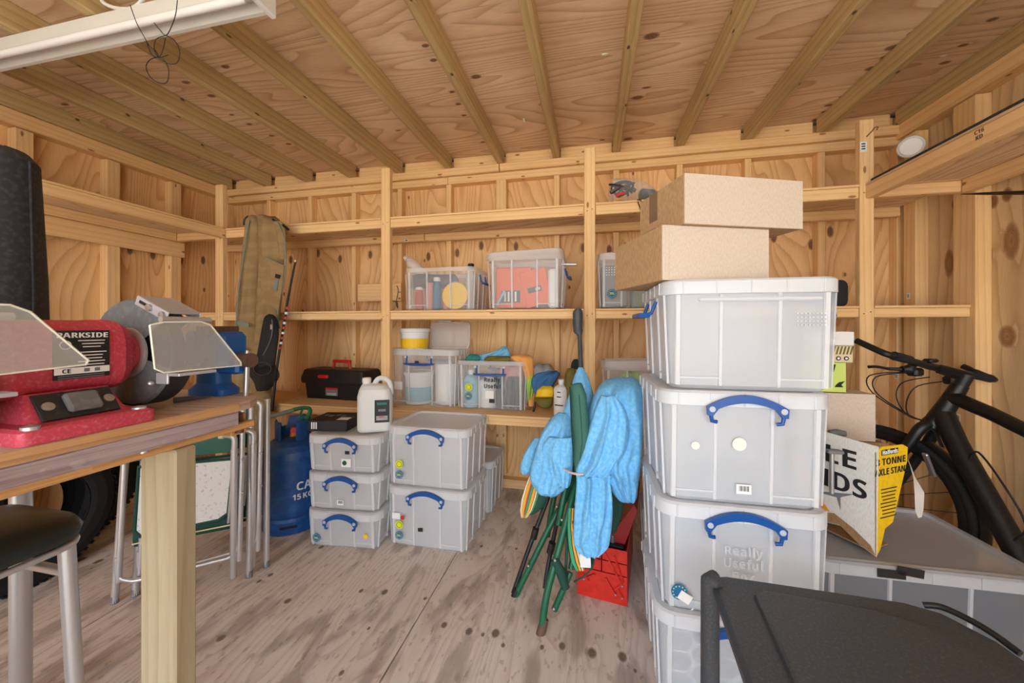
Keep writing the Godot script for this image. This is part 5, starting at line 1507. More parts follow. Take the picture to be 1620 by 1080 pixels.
func build_left_side() -> void:
	var wood_l: Material = M["pine"]
	# ---- fluorescent batten under the rafters
	var ft := thing("batten_light", "long white fluorescent batten light fixed under the rafters, switched off", "light", Vector3(-1.055, 2.2, -1.03))
	var fb := MB.new()
	fb.xf = Transform3D(Basis(Vector3.UP, PI / 2), Vector3.ZERO)
	fb.prism([Vector2(-0.03, 0.012), Vector2(0.0, 0.0), Vector2(0.012, 0.0), Vector2(0.028, 0.03), Vector2(0.028, 0.094), Vector2(-0.03, 0.094)], -1.52, -0.012, 0.0)
	obj("body", fb, M["batten_white"], ft)
	var tubez := 0.047
	obj("tube", MB.new().tube([Vector3(-1.50, 0.008, tubez), Vector3(-0.03, 0.008, tubez)], 0.0135, 16), M["tube_glass"], ft)
	for x: float in [-0.012, -1.52]:
		var ec := MB.new()
		ec.box(Vector3(x + 0.004, 0.044, 0.015), Vector3(0.022, 0.1, 0.09), 0.006)
		obj("end_cap", ec, M["white"], ft)
		obj("tube_cap", MB.new().tube([Vector3(x + (0.0 if x < -1 else -0.03), 0.008, tubez), Vector3(x + (0.03 if x < -1 else 0.0), 0.008, tubez)], 0.0142, 14), M["alu"], ft)
	obj("rating_label", MB.new().box(Vector3(-0.10, 0.052, 0.0286), Vector3(0.045, 0.016, 0.0012)), M["grey"], ft)
	for x: float in [-0.14, -0.62, -0.95]:
		bolt(ft, Vector3(x, 0.02, 0.023), 0.003, M["rust"])
	obj("tube_clip", MB.new().tube(arc(Vector3(-0.16, 0.066, 0.028), Vector3(-0.15, 0.085, 0.045), Vector3(-0.135, 0.07, 0.028), 6), 0.003, 6), M["alu"], ft)
	# wires tied in loops hanging in front of the light
	var hw := thing("wire_loops", "thin dark wires tied in loops hanging before the fluorescent light", "wire", Vector3.ZERO)
	var zz := -0.955
	for q: Array in [
		[[281, -6], [278, 22], [270, 45], [262, 56], [252, 46], [244, 36]],
		[[262, 56], [247, 62], [244, 76], [250, 90], [268, 101], [281, 98], [284, 80], [276, 64], [263, 56]],
		[[252, 90], [238, 94], [231, 106], [238, 122], [252, 131], [264, 130], [267, 112], [262, 98], [254, 90]],
		[[206, 8], [216, 36], [228, 58], [236, 72], [246, 80], [252, 90], [258, 78], [262, 60]],
		[[232, 66], [240, 86], [252, 91], [266, 87]]]:
		var p := []
		for r: Array in q: p.append(pz(r[0], r[1], zz))
		obj("wire", MB.new().tube(spline(p, 4), 0.0013, 5), M["black_soft"], hw)
	var cb := MB.new()
	cb.tube(spline([pz(150, -14, -1.02), pz(166, 6, -1.02), pz(190, 14, -1.02), pz(212, 12, -1.02), pz(226, 0, -1.02), pz(232, -14, -1.02)], 5), 0.0065, 8)
	cb.tube([pz(212, 12, -1.02), pz(216, 20, -1.02)], 0.004, 6)
	tag(obj("white_flex", cb, M["white"], self), "white electric flex looping above the fluorescent light", "cable")
	# ---- black roll
	var rl := thing("felt_roll", "black felt roll standing on the workbench behind the red grinder", "roll", Vector3(-1.295, 0.9665, -0.545))
	var rb := MB.new()
	rb.lathe([Vector2(0.086, 0.0), Vector2(0.088, 0.01), Vector2(0.083, 0.28), Vector2(0.072, 0.545), Vector2(0.058, 0.565), Vector2(0.03, 0.562), Vector2(0.028, 0.53)], 32)
	obj("outer_wrap", rb, M["felt_black"], rl)
	var sp := []
	for k in 60:
		var a := k * 0.32
		sp.append(Vector3(cos(a) * (0.03 + k * 0.00045), 0.5655, sin(a) * (0.03 + k * 0.00045)))
	obj("roll_edge", MB.new().tube(sp, 0.0018, 5), M["black"], rl)
	obj("loose_edge", MB.new().tube([Vector3(0.082, 0.0, -0.03), Vector3(0.077, 0.28, -0.03), Vector3(0.066, 0.545, -0.03)], 0.003, 6), M["felt_black"], rl)
	# ---- workbench
	var wb := thing("workbench", "worn plywood workbench with a rounded end and thick wooden leg", "workbench", Vector3.ZERO)
	var tp := MB.new()
	tp.xf = Transform3D(Basis(Vector3.RIGHT, -PI / 2), Vector3(0, 0.945, 0))
	var ol := [Vector2(-0.80, -0.12), Vector2(-0.80, 0.705)]
	for k in 7:
		var a := PI * 0.5 * k / 6.0
		ol.append(Vector2(-0.92 + cos(a) * 0.12, 0.705 + sin(a) * 0.105))
	ol.append_array([Vector2(-1.42, 0.81), Vector2(-1.42, -0.12)])
	tp.prism(ol, 0.0, 0.0205, 0.0)
	var to := obj("worktop", tp, M["bench_top"], wb)
	# exposed ply edge in two laminations along the front
	obj("edge_strip", MB.new().box(Vector3(-0.7992, 0.9555, -0.29), Vector3(0.0016, 0.019, 0.82)), M["bench_edge"], to)
	timber("apron", Vector3(-0.815, 0.9285, -0.29), Vector3(0.03, 0.032, 0.82), M["stained_board"], wb, 0.002)
	timber("apron", Vector3(-1.40, 0.9285, -0.29), Vector3(0.03, 0.032, 0.82), M["stained_board"], wb, 0.002)
	timber("batten", Vector3(-0.835, 0.905, -0.32), Vector3(0.05, 0.016, 0.86), M["batten_pine"], wb, 0.002)
	timber("batten", Vector3(-1.11, 0.905, -0.73), Vector3(0.55, 0.05, 0.04), M["batten_pine"], wb, 0.002)
	for q: Array in [[-0.845, -0.586], [-1.37, -0.30], [-0.845, 0.06], [-1.37, 0.06]]:
		timber("leg", Vector3(q[0], 0.4485, q[1]), Vector3(0.09, 0.897, 0.042), M["bench_leg_pine"], wb, 0.004)
	obj("bolt", MB.new().tube([px(227, 705, -0.81), px(227, 716, -0.81)], 0.006, 8), M["alu"], wb)
	obj("bolt", MB.new().tube([px(34, 753, -0.86), px(34, 768, -0.86)], 0.006, 8), M["alu"], wb)
	# ---- bench grinder
	build_grinder()
	# chisel on the bench
	var ch := MB.new()
	ch.tube([py(275, 633, 0.9735), py(300, 630, 0.9735), py(332, 627, 0.972)], [0.007, 0.006, 0.002], 8)
	tag(obj("chisel", ch, M["dark_grey"], self), "dark pointed steel chisel lying on the bench behind the grinder", "chisel")
	# ---- vice at the bench end
	var vz := -0.775
	var vc := thing("bench_vice", "blue steel bench vice with rusty screw clamped to the bench end", "vice", Vector3(-0.965, 0.966, vz))
	obj("base", MB.new().loft([rrect(0.12, 0.06, 0.02, 0.0), rrect(0.12, 0.06, 0.02, 0.014), rrect(0.08, 0.05, 0.02, 0.03), rrect(0.07, 0.05, 0.015, 0.085)], true, true, false), M["vise_blue"], vc)
	obj("fixed_jaw", MB.new().box(Vector3(-0.03, 0.12, 0.0), Vector3(0.045, 0.09, 0.075), 0.008), M["vise_blue"], vc)
	obj("sliding_jaw", MB.new().box(Vector3(0.045, 0.115, 0.0), Vector3(0.05, 0.095, 0.078), 0.012).box(Vector3(0.02, 0.075, 0.0), Vector3(0.15, 0.04, 0.04), 0.006), M["vise_blue"], vc)
	obj("jaw_plate", MB.new().box(Vector3(-0.004, 0.165, 0), Vector3(0.012, 0.024, 0.078), 0.002), M["rust"], vc)
	obj("jaw_plate", MB.new().box(Vector3(0.020, 0.165, 0), Vector3(0.03, 0.024, 0.08), 0.002), M["rust"], vc)
	obj("screw", MB.new().tube([Vector3(0.06, 0.09, 0), Vector3(0.10, 0.09, 0), Vector3(0.12, 0.09, 0)], [0.016, 0.019, 0.018], 14), M["rust"], vc)
	obj("handle", MB.new().tube([Vector3(0.105, 0.115, 0), Vector3(0.105, -0.022, 0.005)], 0.0062, 10).tube([Vector3(0.105, -0.022, 0.005), Vector3(0.105, -0.032, 0.005)], 0.01, 10), M["steel"], vc)
	# clamp bolt below the worktop
	var cl := MB.new()
	cl.tube([px(379, 655, -0.83), px(379, 664, -0.83), px(379, 684, -0.83)], [0.007, 0.008, 0.009], 10)
	tag(obj("clamp_bolt", cl, M["rust"], self), "rusty clamp bolt hanging under the bench end", "bolt")
	# ---- bar stool
	var sl := thing("bar_stool", "padded dark green stool with silver tube legs beneath the workbench", "stool", Vector3(-1.395, 0, -0.49))
	var ss := MB.new()
	ss.loft([rrect(0.30, 0.34, 0.05, 0.618), rrect(0.345, 0.385, 0.07, 0.625), rrect(0.36, 0.40, 0.08, 0.645), rrect(0.34, 0.38, 0.08, 0.668), rrect(0.26, 0.30, 0.09, 0.684), rrect(0.10, 0.12, 0.05, 0.690)], true, true, true)
	obj("seat", ss, M["seat_green"], sl)
	var fr := MB.new()
	var fl := rrect(0.33, 0.37, 0.06, 0.612)
	fl.append(fl[0])
	fr.tube(fl, 0.008, 8)
	obj("seat_frame", fr, M["alu"], sl)
	for q: Array in [[0.145, -0.155], [0.145, 0.03], [-0.145, -0.155], [-0.145, 0.16]]:
		obj("leg", MB.new().tube([Vector3(q[0] * 1.18, 0, q[1] * 1.08), Vector3(q[0], 0.612, q[1])], 0.0155, 14), M["alu"], sl)
	obj("stretcher", MB.new().tube([Vector3(0.15, 0.545, -0.155), Vector3(-0.15, 0.545, -0.155)], 0.011, 10), M["alu"], sl)
	obj("stretcher", MB.new().tube([Vector3(0.16, 0.2, -0.155), Vector3(0.16, 0.2, 0.03)], 0.011, 10), M["alu"], sl)
	# steel post behind the stool, clamped under the bench
	var ps := thing("steel_post", "silver steel post with a black collar standing behind the stool", "post", Vector3(-1.64, 0, -0.75))
	obj("tube", MB.new().tube([Vector3(0, 0, 0), Vector3(0, 0.672, 0)], 0.022, 16), M["alu"], ps)
	obj("foot", MB.new().lathe([Vector2(0.06, 0), Vector2(0.06, 0.012), Vector2(0.025, 0.03)], 18), M["alu"], ps)
	obj("collar", MB.new().box(Vector3(-0.03, 0.682, 0), Vector3(0.18, 0.02, 0.06), 0.004), M["black"], ps)
	obj("pin", MB.new().tube([Vector3(0.01, 0.692, 0), Vector3(0.01, 0.735, 0)], 0.011, 10), M["alu"], ps)
	# ---- tyres against the left wall
	for q: Array in [[-2.74, -1.42, 0.1, "worn black tyre with ribbed tread standing by the left wall"], [-2.47, -1.13, 0.1, "worn black tyre half hidden behind the stool by the left wall"]]:
		var ty := thing("tyre", q[3], "tyre", Vector3(q[0], 0.30, q[1]), q[2], "tyres under the workbench")
		var prof := [[0.19, -0.075], [0.215, -0.088], [0.25, -0.095], [0.285, -0.088], [0.298, -0.07], [0.30, -0.055]]
		for k in 5:
			var zc := -0.045 + k * 0.0225
			prof.append_array([[0.30, zc - 0.007], [0.293, zc - 0.005], [0.293, zc - 0.001], [0.30, zc + 0.001]])
		prof.append_array([[0.30, 0.055], [0.298, 0.07], [0.285, 0.088], [0.25, 0.095], [0.215, 0.088], [0.19, 0.075]])
		var loops := []
		for r: Array in prof:
			var l := []
			for i in 44:
				var a := TAU * i / 44.0
				l.append(Vector3(r[1], sin(a) * r[0], cos(a) * r[0]))
			loops.append(l)
		obj("casing", MB.new().loft(loops, false, false), M["rubber"], ty)
		var tr := MB.new()
		for i in 60:
			var a := TAU * i / 60.0
			for sg: float in [-1.0, 1.0]:
				tr.xf = Transform3D(Basis(Vector3.RIGHT, -a), Vector3.ZERO)
				tr.box(Vector3(sg * 0.068, 0.0, 0.2985), Vector3(0.03, 0.016, 0.008))
		var trd := obj("tread_blocks", tr, M["black_soft"], ty)
		trd.set_meta("kind", "stuff")
		obj("bead", MB.new().lathe([Vector2(0.19, -0.003), Vector2(0.196, 0.0), Vector2(0.19, 0.003)], 36, true, false), M["black"], ty).transform = Transform3D(Basis(Vector3(0, 0, 1), PI / 2), Vector3(0.077, 0, 0))
	# ---- folded aluminium chairs
	var fc := folded_chair("folded aluminium garden chair with white seat panel, nearest the bench leg", Vector3(-1.925, 0, -1.135))
	fc.set_meta("label", "folded aluminium garden chair with its white seat panel showing")
	var f2 := fc.duplicate() as Node3D
	f2.name = numbered("folding_chair")
	add_child(f2)
	f2.position = Vector3(-1.892, 0, -1.185)
	f2.rotation.y = 0.627
	f2.scale = Vector3.ONE
	f2.set_meta("label", "folded aluminium garden chair standing behind the one with white panel")
	# ---- waders, net and rod hanging at the left end of the shelving
	var wd := thing("chest_waders", "olive chest waders hanging from the upper shelf", "waders", Vector3.ZERO)
	var wm := MB.new()
	lobe(wm, [[394, 410, 342, -2.03], [391, 412, 350, -2.03], [389, 412, 368, -2.03], [385, 411, 400, -2.03], [381, 409, 440, -2.03], [377, 408, 480, -2.03], [374, 406, 520, -2.03], [372, 404, 560, -2.03], [371, 402, 600, -2.03], [370, 401, 650, -2.03], [372, 400, 720, -2.03]], 0.04, 1.2, 0.014, 0.4, 24)
	lobe(wm, [[409, 436, 342, -2.03], [411, 443, 350, -2.03], [411, 446, 368, -2.03], [410, 449, 400, -2.03], [408, 448, 440, -2.03], [407, 445, 480, -2.03], [405, 440, 520, -2.03], [403, 434, 560, -2.03], [401, 430, 600, -2.03], [400, 428, 650, -2.03], [399, 424, 720, -2.03]], 0.045, 1.6, 0.018, 1.1, 28)
	for u: float in [400.0, 430.0]:
		obj("shoulder_strap", MB.new().tube(spline([pz(u, 346, -2.06), Vector3(pz(u, 346, -2.06).x, 1.858, -2.085), Vector3(pz(u, 346, -2.06).x, 1.851, -2.13), Vector3(pz(u, 346, -2.06).x, 1.8475, -2.30)]), 0.008, 8), M["black"], wd)
	obj("body", wm, M["waders_olive"], wd)
	var fl2 := MB.new()
	lobe(fl2, [[432, 446, 350, -1.99], [436, 451, 362, -1.985], [440, 452, 385, -1.98], [442, 453, 410, -1.98]], 0.014, 1.0, 0.003, 0.0, 12)
	obj("bib_flap", fl2, M["waders_olive"], wd)
	obj("pocket", sheetpx([[412, 404], [450, 420], [448, 444], [441, 492], [414, 470]], -1.968, 0.006), M["waders_olive"], wd)
	for q: Array in [[[394, 348], [386, 402], [379, 450], [375, 500], [372, 540]], [[440, 352], [450, 378], [452, 415], [448, 452], [440, 490], [442, 520]], [[413, 404], [432, 412], [450, 421]]]:
		var p := []
		for r: Array in q: p.append(pz(r[0], r[1], -1.972))
		obj("trim", MB.new().tube(spline(p, 4), 0.004, 6), M["sage"], wd)
	obj("logo", sheetpx([[436, 433], [444, 435], [442, 441], [435, 439]], -1.962, 0.003), M["ink"], wd)
	obj("tab", sheetpx([[436, 442], [441, 443], [438, 460], [433, 459]], -1.962, 0.003), M["sage"], wd)
	obj("patch", sheetpx([[375, 508], [394, 511], [394, 517], [375, 514]], -1.972, 0.003), M["sage"], wd)
	obj("patch", sheetpx([[380, 550], [390, 550], [390, 556], [380, 556]], -1.972, 0.003), M["sage"], wd)
	obj("buckle", MB.new().tube(spline([pz(386, 356, -2.0), pz(387, 348, -2.0), pz(391, 343, -2.0), pz(396, 342, -2.01)]), 0.006, 8), M["black"], wd)
	obj("strap", MB.new().tube(spline([pz(432, 347, -2.0), pz(440, 353, -1.99), pz(450, 358, -1.985), pz(456, 363, -1.98)]), 0.008, 8), M["black"], wd)
	obj("strap", MB.new().tube([pz(448, 372, -1.98), pz(450, 400, -1.975)], 0.004, 6), M["black"], wd)
	var nt := thing("landing_net", "black folded landing net hanging in front of the olive waders", "net", Vector3.ZERO)
	var nb := MB.new()
	lobe(nb, [[424, 432, 497, -1.93], [419, 439, 508, -1.925], [414, 441, 530, -1.92], [409, 438, 555, -1.92], [404, 435, 578, -1.92], [402, 432, 590, -1.92]], 0.03, 1.5, 0.006, 0.0, 20)
	obj("net_bag", nb, M["black_soft"], nt)
	var n2 := MB.new()
	lobe(n2, [[404, 430, 572, -1.92], [389, 440, 584, -1.915], [397, 442, 596, -1.915], [405, 434, 608, -1.915], [406, 424, 618, -1.915]], 0.035, 1.5, 0.006, 0.5, 20)
	obj("net_mesh", n2, M["net"], nt)
	var rg := []
	for k in 25:
		var a := TAU * k / 24.0
		rg.append(pz(415 + cos(a) * 14, 583 + sin(a) * 10, -1.872))
	obj("ring", MB.new().tube(rg, 0.002, 6), M["dark_grey"], nt)
	obj("zip", MB.new().tube(spline([pz(430, 505, -1.888), pz(431, 520, -1.885), pz(427, 540, -1.885), pz(416, 562, -1.885)]), 0.0025, 6), M["grey"], nt)
	obj("buckle", MB.new().box(pz(429, 517, -1.883), Vector3(0.012, 0.03, 0.005), 0.001), M["steel"], nt)
	var rd := thing("fishing_rod", "slim black and red patterned fishing rod beside the landing net", "fishing rod", Vector3.ZERO)
	obj("blank", MB.new().tube([pz(467, 415, -2.03), pz(455, 475, -2.0), pz(437, 588, -1.92), pz(430, 650, -1.90)], [0.0055, 0.007, 0.008, 0.009], 10), M["black"], rd)
	for k in 9:
		var s := 0.42 + k * 0.045
		var a := pz(467, 415, -2.02).lerp(pz(437, 588, -1.912), s)
		var b := pz(467, 415, -2.02).lerp(pz(437, 588, -1.912), s + 0.02)
		obj("wrap_band", MB.new().tube([a, b], 0.0088, 10), M["stripe_red"] if k % 2 == 0 else M["print_white"], rd)
	obj("tip_ring", MB.new().tube([pz(467, 414, -2.03), pz(467.4, 411, -2.03)], 0.006, 10), M["steel"], rd)

func folded_chair(label: String, at: Vector3) -> Node3D:
	var t := thing("folding_chair", label, "chair", at, 0.554, "folded garden chairs behind the workbench")
	var al: Material = M["alu"]
	var w := 0.47
	for q: Array in [[0.0, 0.02, 0.0, 0.78], [w, w - 0.005, 0.0, 0.79]]:
		obj("frame_leg", MB.new().tube([Vector3(q[0], 0.004, 0.0), Vector3(q[1], q[3], -0.05)], 0.0132, 12), al, t)
	for q: Array in [[0.028, 0.045], [w - 0.028, w - 0.02]]:
		obj("rear_leg", MB.new().tube([Vector3(q[0], 0.10, 0.03), Vector3(q[1], 0.74, 0.012)], 0.0105, 12), al, t)
	for q: Array in [[0.0, 0.0], [w, 0.0]]:
		obj("foot_cap", MB.new().tube([Vector3(q[0], 0, 0.0), Vector3(q[0], 0.03, -0.002)], 0.0135, 12), M["grey"], t)
	# curved arm tops and the low cross bar
	obj("arm_top", MB.new().tube(spline([Vector3(w - 0.02, 0.74, 0.012), Vector3(w - 0.02, 0.772, 0.012), Vector3(w - 0.04, 0.79, 0.01), Vector3(w - 0.09, 0.79, 0.0)]), 0.0105, 12), al, t)
	obj("arm_top", MB.new().tube(spline([Vector3(w - 0.045, 0.60, 0.035), Vector3(w - 0.045, 0.645, 0.035), Vector3(w - 0.06, 0.66, 0.035), Vector3(w - 0.085, 0.665, 0.035)]), 0.0115, 12), al, t)
	obj("arm_cap", MB.new().tube([Vector3(w - 0.083, 0.665, 0.035), Vector3(w - 0.10, 0.666, 0.035)], 0.015, 12), M["stripe_cream"], t)
	obj("arm_tube", MB.new().tube([Vector3(w - 0.045, 0.60, 0.035), Vector3(w - 0.05, 0.03, 0.03)], 0.0132, 12), al, t)
	obj("cross_bar", MB.new().tube(spline([Vector3(0.024, 0.20, 0.03), Vector3(0.026, 0.13, 0.03), Vector3(0.06, 0.10, 0.03), Vector3(0.12, 0.095, 0.03), Vector3(w - 0.12, 0.115, 0.03), Vector3(w - 0.06, 0.125, 0.03), Vector3(w - 0.03, 0.165, 0.03), Vector3(w - 0.026, 0.23, 0.03)]), 0.0085, 10), al, t)
	# white seat panel with green binding
	var sp := MB.new()
	var poly := [Vector2(0.07, 0.29), Vector2(0.09, 0.265), Vector2(0.36, 0.285), Vector2(0.395, 0.31), Vector2(0.415, 0.55), Vector2(0.085, 0.555)]
	sp.xf = Transform3D(Basis.IDENTITY, Vector3(0, 0, 0.008))
	sp.prism(poly, -0.005, 0.005, 0.0)
	obj("seat_panel", sp, M["chair_white"], t)
	var bd := []
	for p: Vector2 in poly: bd.append(Vector3(p.x, p.y, 0.01))
	bd.append(bd[0])
	obj("binding", MB.new().tube(bd, 0.0085, 8), M["sling_green"], t)
	# green slings above and below
	var rows := []
	for i in 7:
		var line := []
		for k in 9: line.append(Vector3(0.06 + 0.36 * k / 8.0, 0.575 + i * 0.03, -0.012 + 0.014 * sin(PI * i / 6.0)))
		rows.append(line)
	obj("back_sling", MB.new().grid(rows), M["pad_green"], t)
	rows = []
	for i in 5:
		var line := []
		for k in 9: line.append(Vector3(0.06 + 0.35 * k / 8.0, 0.215 + i * 0.018 + k * 0.002, -0.008 + 0.012 * sin(PI * i / 4.0)))
		rows.append(line)
	obj("seat_sling", MB.new().grid(rows), M["sling_green"], t)
	obj("piping", MB.new().tube([Vector3(0.06, 0.235, 0.008), Vector3(0.41, 0.255, 0.008)], 0.003, 6), M["stripe_cream"], t)
	for y: float in [0.40, 0.55]: bolt(t, Vector3(w - 0.015, y, 0.03), 0.006)
	obj("locking_bar", MB.new().tube([Vector3(w - 0.055, 0.56, 0.03), Vector3(w - 0.058, 0.42, 0.03), Vector3(w - 0.072, 0.27, 0.02)], 0.005, 8), al, t)
	return t

func build_grinder() -> void:
	var G := thing("bench_grinder", "red bench grinder with clear eye shields bolted to the workbench", "bench grinder", Vector3(0, 0.966, 0))
	var rd: Material = M["grinder_red"]
	var cx := -0.945
	var ay := 0.122
	# base: flange and sloping pedestal
	var bs := MB.new()
	bs.loft([rrect(0.28, 0.172, 0.012, 0.0, Vector3(-0.943, 0, -0.452)), rrect(0.28, 0.172, 0.012, 0.020, Vector3(-0.943, 0, -0.452)), rrect(0.268, 0.160, 0.012, 0.024, Vector3(-0.943, 0, -0.452))])
	bs.loft([rrect(0.20, 0.13, 0.012, 0.02, Vector3(-0.943, 0, -0.456)), rrect(0.13, 0.108, 0.012, 0.066, Vector3(-0.945, 0, -0.46))])
	obj("base", bs, rd, G)
	# switch plate on the sloping front
	var tilt := atan2(0.035, 0.046)
	var swb := Transform3D(Basis(Vector3.UP, PI / 2) * Basis(Vector3.RIGHT, -tilt), Vector3(-0.858, 0.044, -0.456))
	var pl := MB.new(); pl.xf = swb; pl.box(Vector3(0, 0, 0.002), Vector3(0.098, 0.05, 0.004), 0.001)
	var po := obj("switch_plate", pl, M["black_dusty"], G)
	var sc := MB.new(); sc.xf = swb; sc.box(Vector3(0.004, 0.0, 0.008), Vector3(0.044, 0.036, 0.012), 0.004)
	obj("switch_cover", sc, M["guard_grey"], po)
	for sx: float in [-0.036, 0.040]:
		var s := MB.new(); s.xf = swb * Transform3D(Basis(Vector3.RIGHT, PI / 2), Vector3(sx, 0, 0.004))
		s.lathe([Vector2(0.008, 0), Vector2(0.0075, 0.002), Vector2(0, 0.003)], 14)
		obj("screw", s, M["steel"], po)
	for q: Array in [[-0.815, -0.382], [-0.818, -0.518]]:
		var s := MB.new(); s.xf = Transform3D(Basis.IDENTITY, Vector3(q[0], 0.022, q[1]))
		s.lathe([Vector2(0.010, 0), Vector2(0.010, 0.005), Vector2(0, 0.008)], 12)
		obj("bolt", s, M["alu"], G)
	# motor body, a barrel with flats
	var prof := func(r: float, z: float) -> Array:
		var l := []
		for k in 32:
			var a := TAU * k / 32.0
			var q := pow(pow(absf(cos(a)), 3.2) + pow(absf(sin(a)), 3.2), -1.0 / 3.2)
			l.append(Vector3(cx + cos(a) * r * q, ay + sin(a) * r * q, z))
		return l
	obj("motor_housing", MB.new().loft([prof.call(0.058, -0.405), prof.call(0.0655, -0.412), prof.call(0.0655, -0.518)], true, true), rd, G)
	obj("end_bell", MB.new().loft([prof.call(0.0672, -0.518), prof.call(0.0672, -0.535), prof.call(0.058, -0.552)], true, true), rd, G)
	obj("end_bell", MB.new().loft([prof.call(0.0672, -0.412), prof.call(0.0672, -0.395), prof.call(0.058, -0.378)], true, true), rd, G)
	var circ := func(r: float, z: float, n := 36) -> Array:
		var l := []
		for k in n:
			var a := TAU * k / n
			l.append(Vector3(cx + cos(a) * r, ay + sin(a) * r, z))
		return l
	for q: Array in [[-0.552, -1.0], [-0.378, 1.0]]:
		var z0: float = q[0]
		var sg: float = q[1]
		obj("neck", MB.new().loft([circ.call(0.05, z0), circ.call(0.048, z0 + sg * 0.012), circ.call(0.04, z0 + sg * 0.024)], true, true), rd, G)
		obj("collar", MB.new().loft([circ.call(0.052, z0 + sg * 0.024), circ.call(0.052, z0 + sg * 0.029)], true, true), M["cast_alu"], G)
		# wheel guard, open at the front
		var g := MB.new()
		var n := 40
		var z1 := z0 + sg * 0.030
		var z2 := z0 + sg * 0.078
		var loops := []
		for w: Array in [[0.01, z1], [0.108, z1], [0.112, z1 + sg * 0.006], [0.112, z2 - sg * 0.006], [0.108, z2], [0.01, z2]]:
			var l := []
			for k in n:
				var a := 0.62 + (TAU - 0.92) * k / (n - 1)
				l.append(Vector3(cx + cos(a) * w[0], ay + sin(a) * w[0], w[1]))
			loops.append(l)
		g.loft(loops, false, false, false, false)
		obj("wheel_guard", g, M["guard_grey"], G)
		obj("grinding_wheel", MB.new().loft([circ.call(0.098, z1 + sg * 0.01), circ.call(0.10, z1 + sg * 0.012), circ.call(0.10, z2 - sg * 0.012), circ.call(0.098, z2 - sg * 0.01)], true, true), M["black_dusty"], G)
		obj("lower_cover", MB.new().loft([circ.call(0.1125, z1 + sg * 0.012).slice(19, 35), circ.call(0.1135, z1 + sg * 0.004).slice(19, 35), circ.call(0.1135, z2 - sg * 0.004).slice(19, 35), circ.call(0.1125, z2 - sg * 0.012).slice(19, 35)], false, false, false, false), M["black_dusty"], G)
		# spark arrestor bracket above, tool rest below
		var zc := (z1 + z2) * 0.5
		var br := MB.new(); br.xf = Transform3D(Basis(Vector3(0, 0, 1), -0.42), Vector3(cx + 0.075, ay + 0.098, zc))
		br.box(Vector3(0, 0.0, 0), Vector3(0.085, 0.004, 0.062), 0.001)
		br.box(Vector3(0.0, -0.008, 0.031), Vector3(0.09, 0.02, 0.003), 0.001)
		br.box(Vector3(0.0, -0.008, -0.031), Vector3(0.09, 0.02, 0.003), 0.001)
		var bo := obj("shield_bracket", br, M["cast_alu"], G)
		var slot := MB.new(); slot.xf = br.xf; slot.box(Vector3(-0.018, -0.007, 0.0328), Vector3(0.032, 0.006, 0.001))
		obj("slot", slot, M["black"], bo)
		for dx: float in [-0.004, 0.034]:
			var sb := MB.new(); sb.xf = br.xf * Transform3D(Basis(Vector3.RIGHT, PI / 2), Vector3(dx, -0.008, 0.033))
			sb.lathe([Vector2(0.0075, 0), Vector2(0.007, 0.004), Vector2(0, 0.005)], 10)
			obj("bolt", sb, M["steel"], bo)
		obj("hinge_rod", MB.new().tube([Vector3(cx + 0.122, ay + 0.068, zc - 0.045), Vector3(cx + 0.122, ay + 0.068, zc + 0.05)], 0.006, 10), M["alu"], G)
		obj("tool_rest", MB.new().box(Vector3(cx + 0.128, ay - 0.042, zc), Vector3(0.045, 0.006, 0.075), 0.001).box(Vector3(cx + 0.107, ay - 0.05, zc + 0.036), Vector3(0.03, 0.022, 0.004), 0.001), M["cast_alu"], G)
		bolt(G, Vector3(cx + 0.085, ay - 0.06, zc + 0.042), 0.007)
	# eye shields: thick clear plates, hung from the rods
	for q: Array in [[[[-0.522, 0.178], [-0.545, 0.184], [-0.612, 0.186], [-0.632, 0.180], [-0.702, 0.093], [-0.703, 0.085], [-0.545, 0.088], [-0.530, 0.097]]], [[[-0.26, 0.205], [-0.355, 0.206], [-0.374, 0.197], [-0.437, 0.121], [-0.434, 0.114], [-0.26, 0.105]]]]:
		var poly := []
		for p: Array in q[0]: poly.append(Vector2(-p[0], p[1]))
		var m := MB.new()
		m.xf = Transform3D(Basis(Vector3.UP, PI / 2), Vector3(-0.798, 0, 0))
		m.prism(poly, -0.0015, 0.0015)
		var so := obj("eye_shield", m, M["shield_dusty"], G)
		var ed := []
		for p: Array in q[0]: ed.append(Vector3(-0.798, p[1], p[0]))
		ed.append(ed[0])
		obj("shield_edge", MB.new().tube(ed, 0.0018, 6), M["sticker_cream"], so)
	# rating label on the front of the barrel
	var lx := -0.878
	var lb := Basis(Vector3.UP, PI / 2)
	var lab := obj("rating_plate", MB.new().box(Vector3(lx, 0.127, -0.4735), Vector3(0.002, 0.084, 0.073)), M["black"], G)
	obj("white_band", MB.new().box(Vector3(lx + 0.0014, 0.099, -0.4735), Vector3(0.001, 0.011, 0.072)), M["print_white"], lab)
	text("PARKSIDE", 0.0088, Vector3(lx + 0.0016, 0.1605, -0.4735), lb, M["print_white"], lab, 1.2)
	for k in 8:
		obj("print", MB.new().box(Vector3(lx + 0.0013, 0.151 - k * 0.0055 - (0.004 if k > 2 else 0.0), -0.485 - 0.002 * (k % 2)), Vector3(0.0008, 0.0016, 0.036 - 0.006 * (k % 3))), M["print_white"], lab)
	for k in 2: obj("print", MB.new().box(Vector3(lx + 0.0013, 0.0905 - k * 0.0035, -0.472), Vector3(0.0008, 0.0013, 0.06)), M["grey"], lab)
	var rg := []
	for k in 17: rg.append(Vector3(lx + 0.0016, 0.144 + sin(TAU * k / 16.0) * 0.007, -0.451 + cos(TAU * k / 16.0) * 0.007))
	obj("printed_ring", MB.new().tube(rg, 0.0008, 5), M["print_white"], lab)
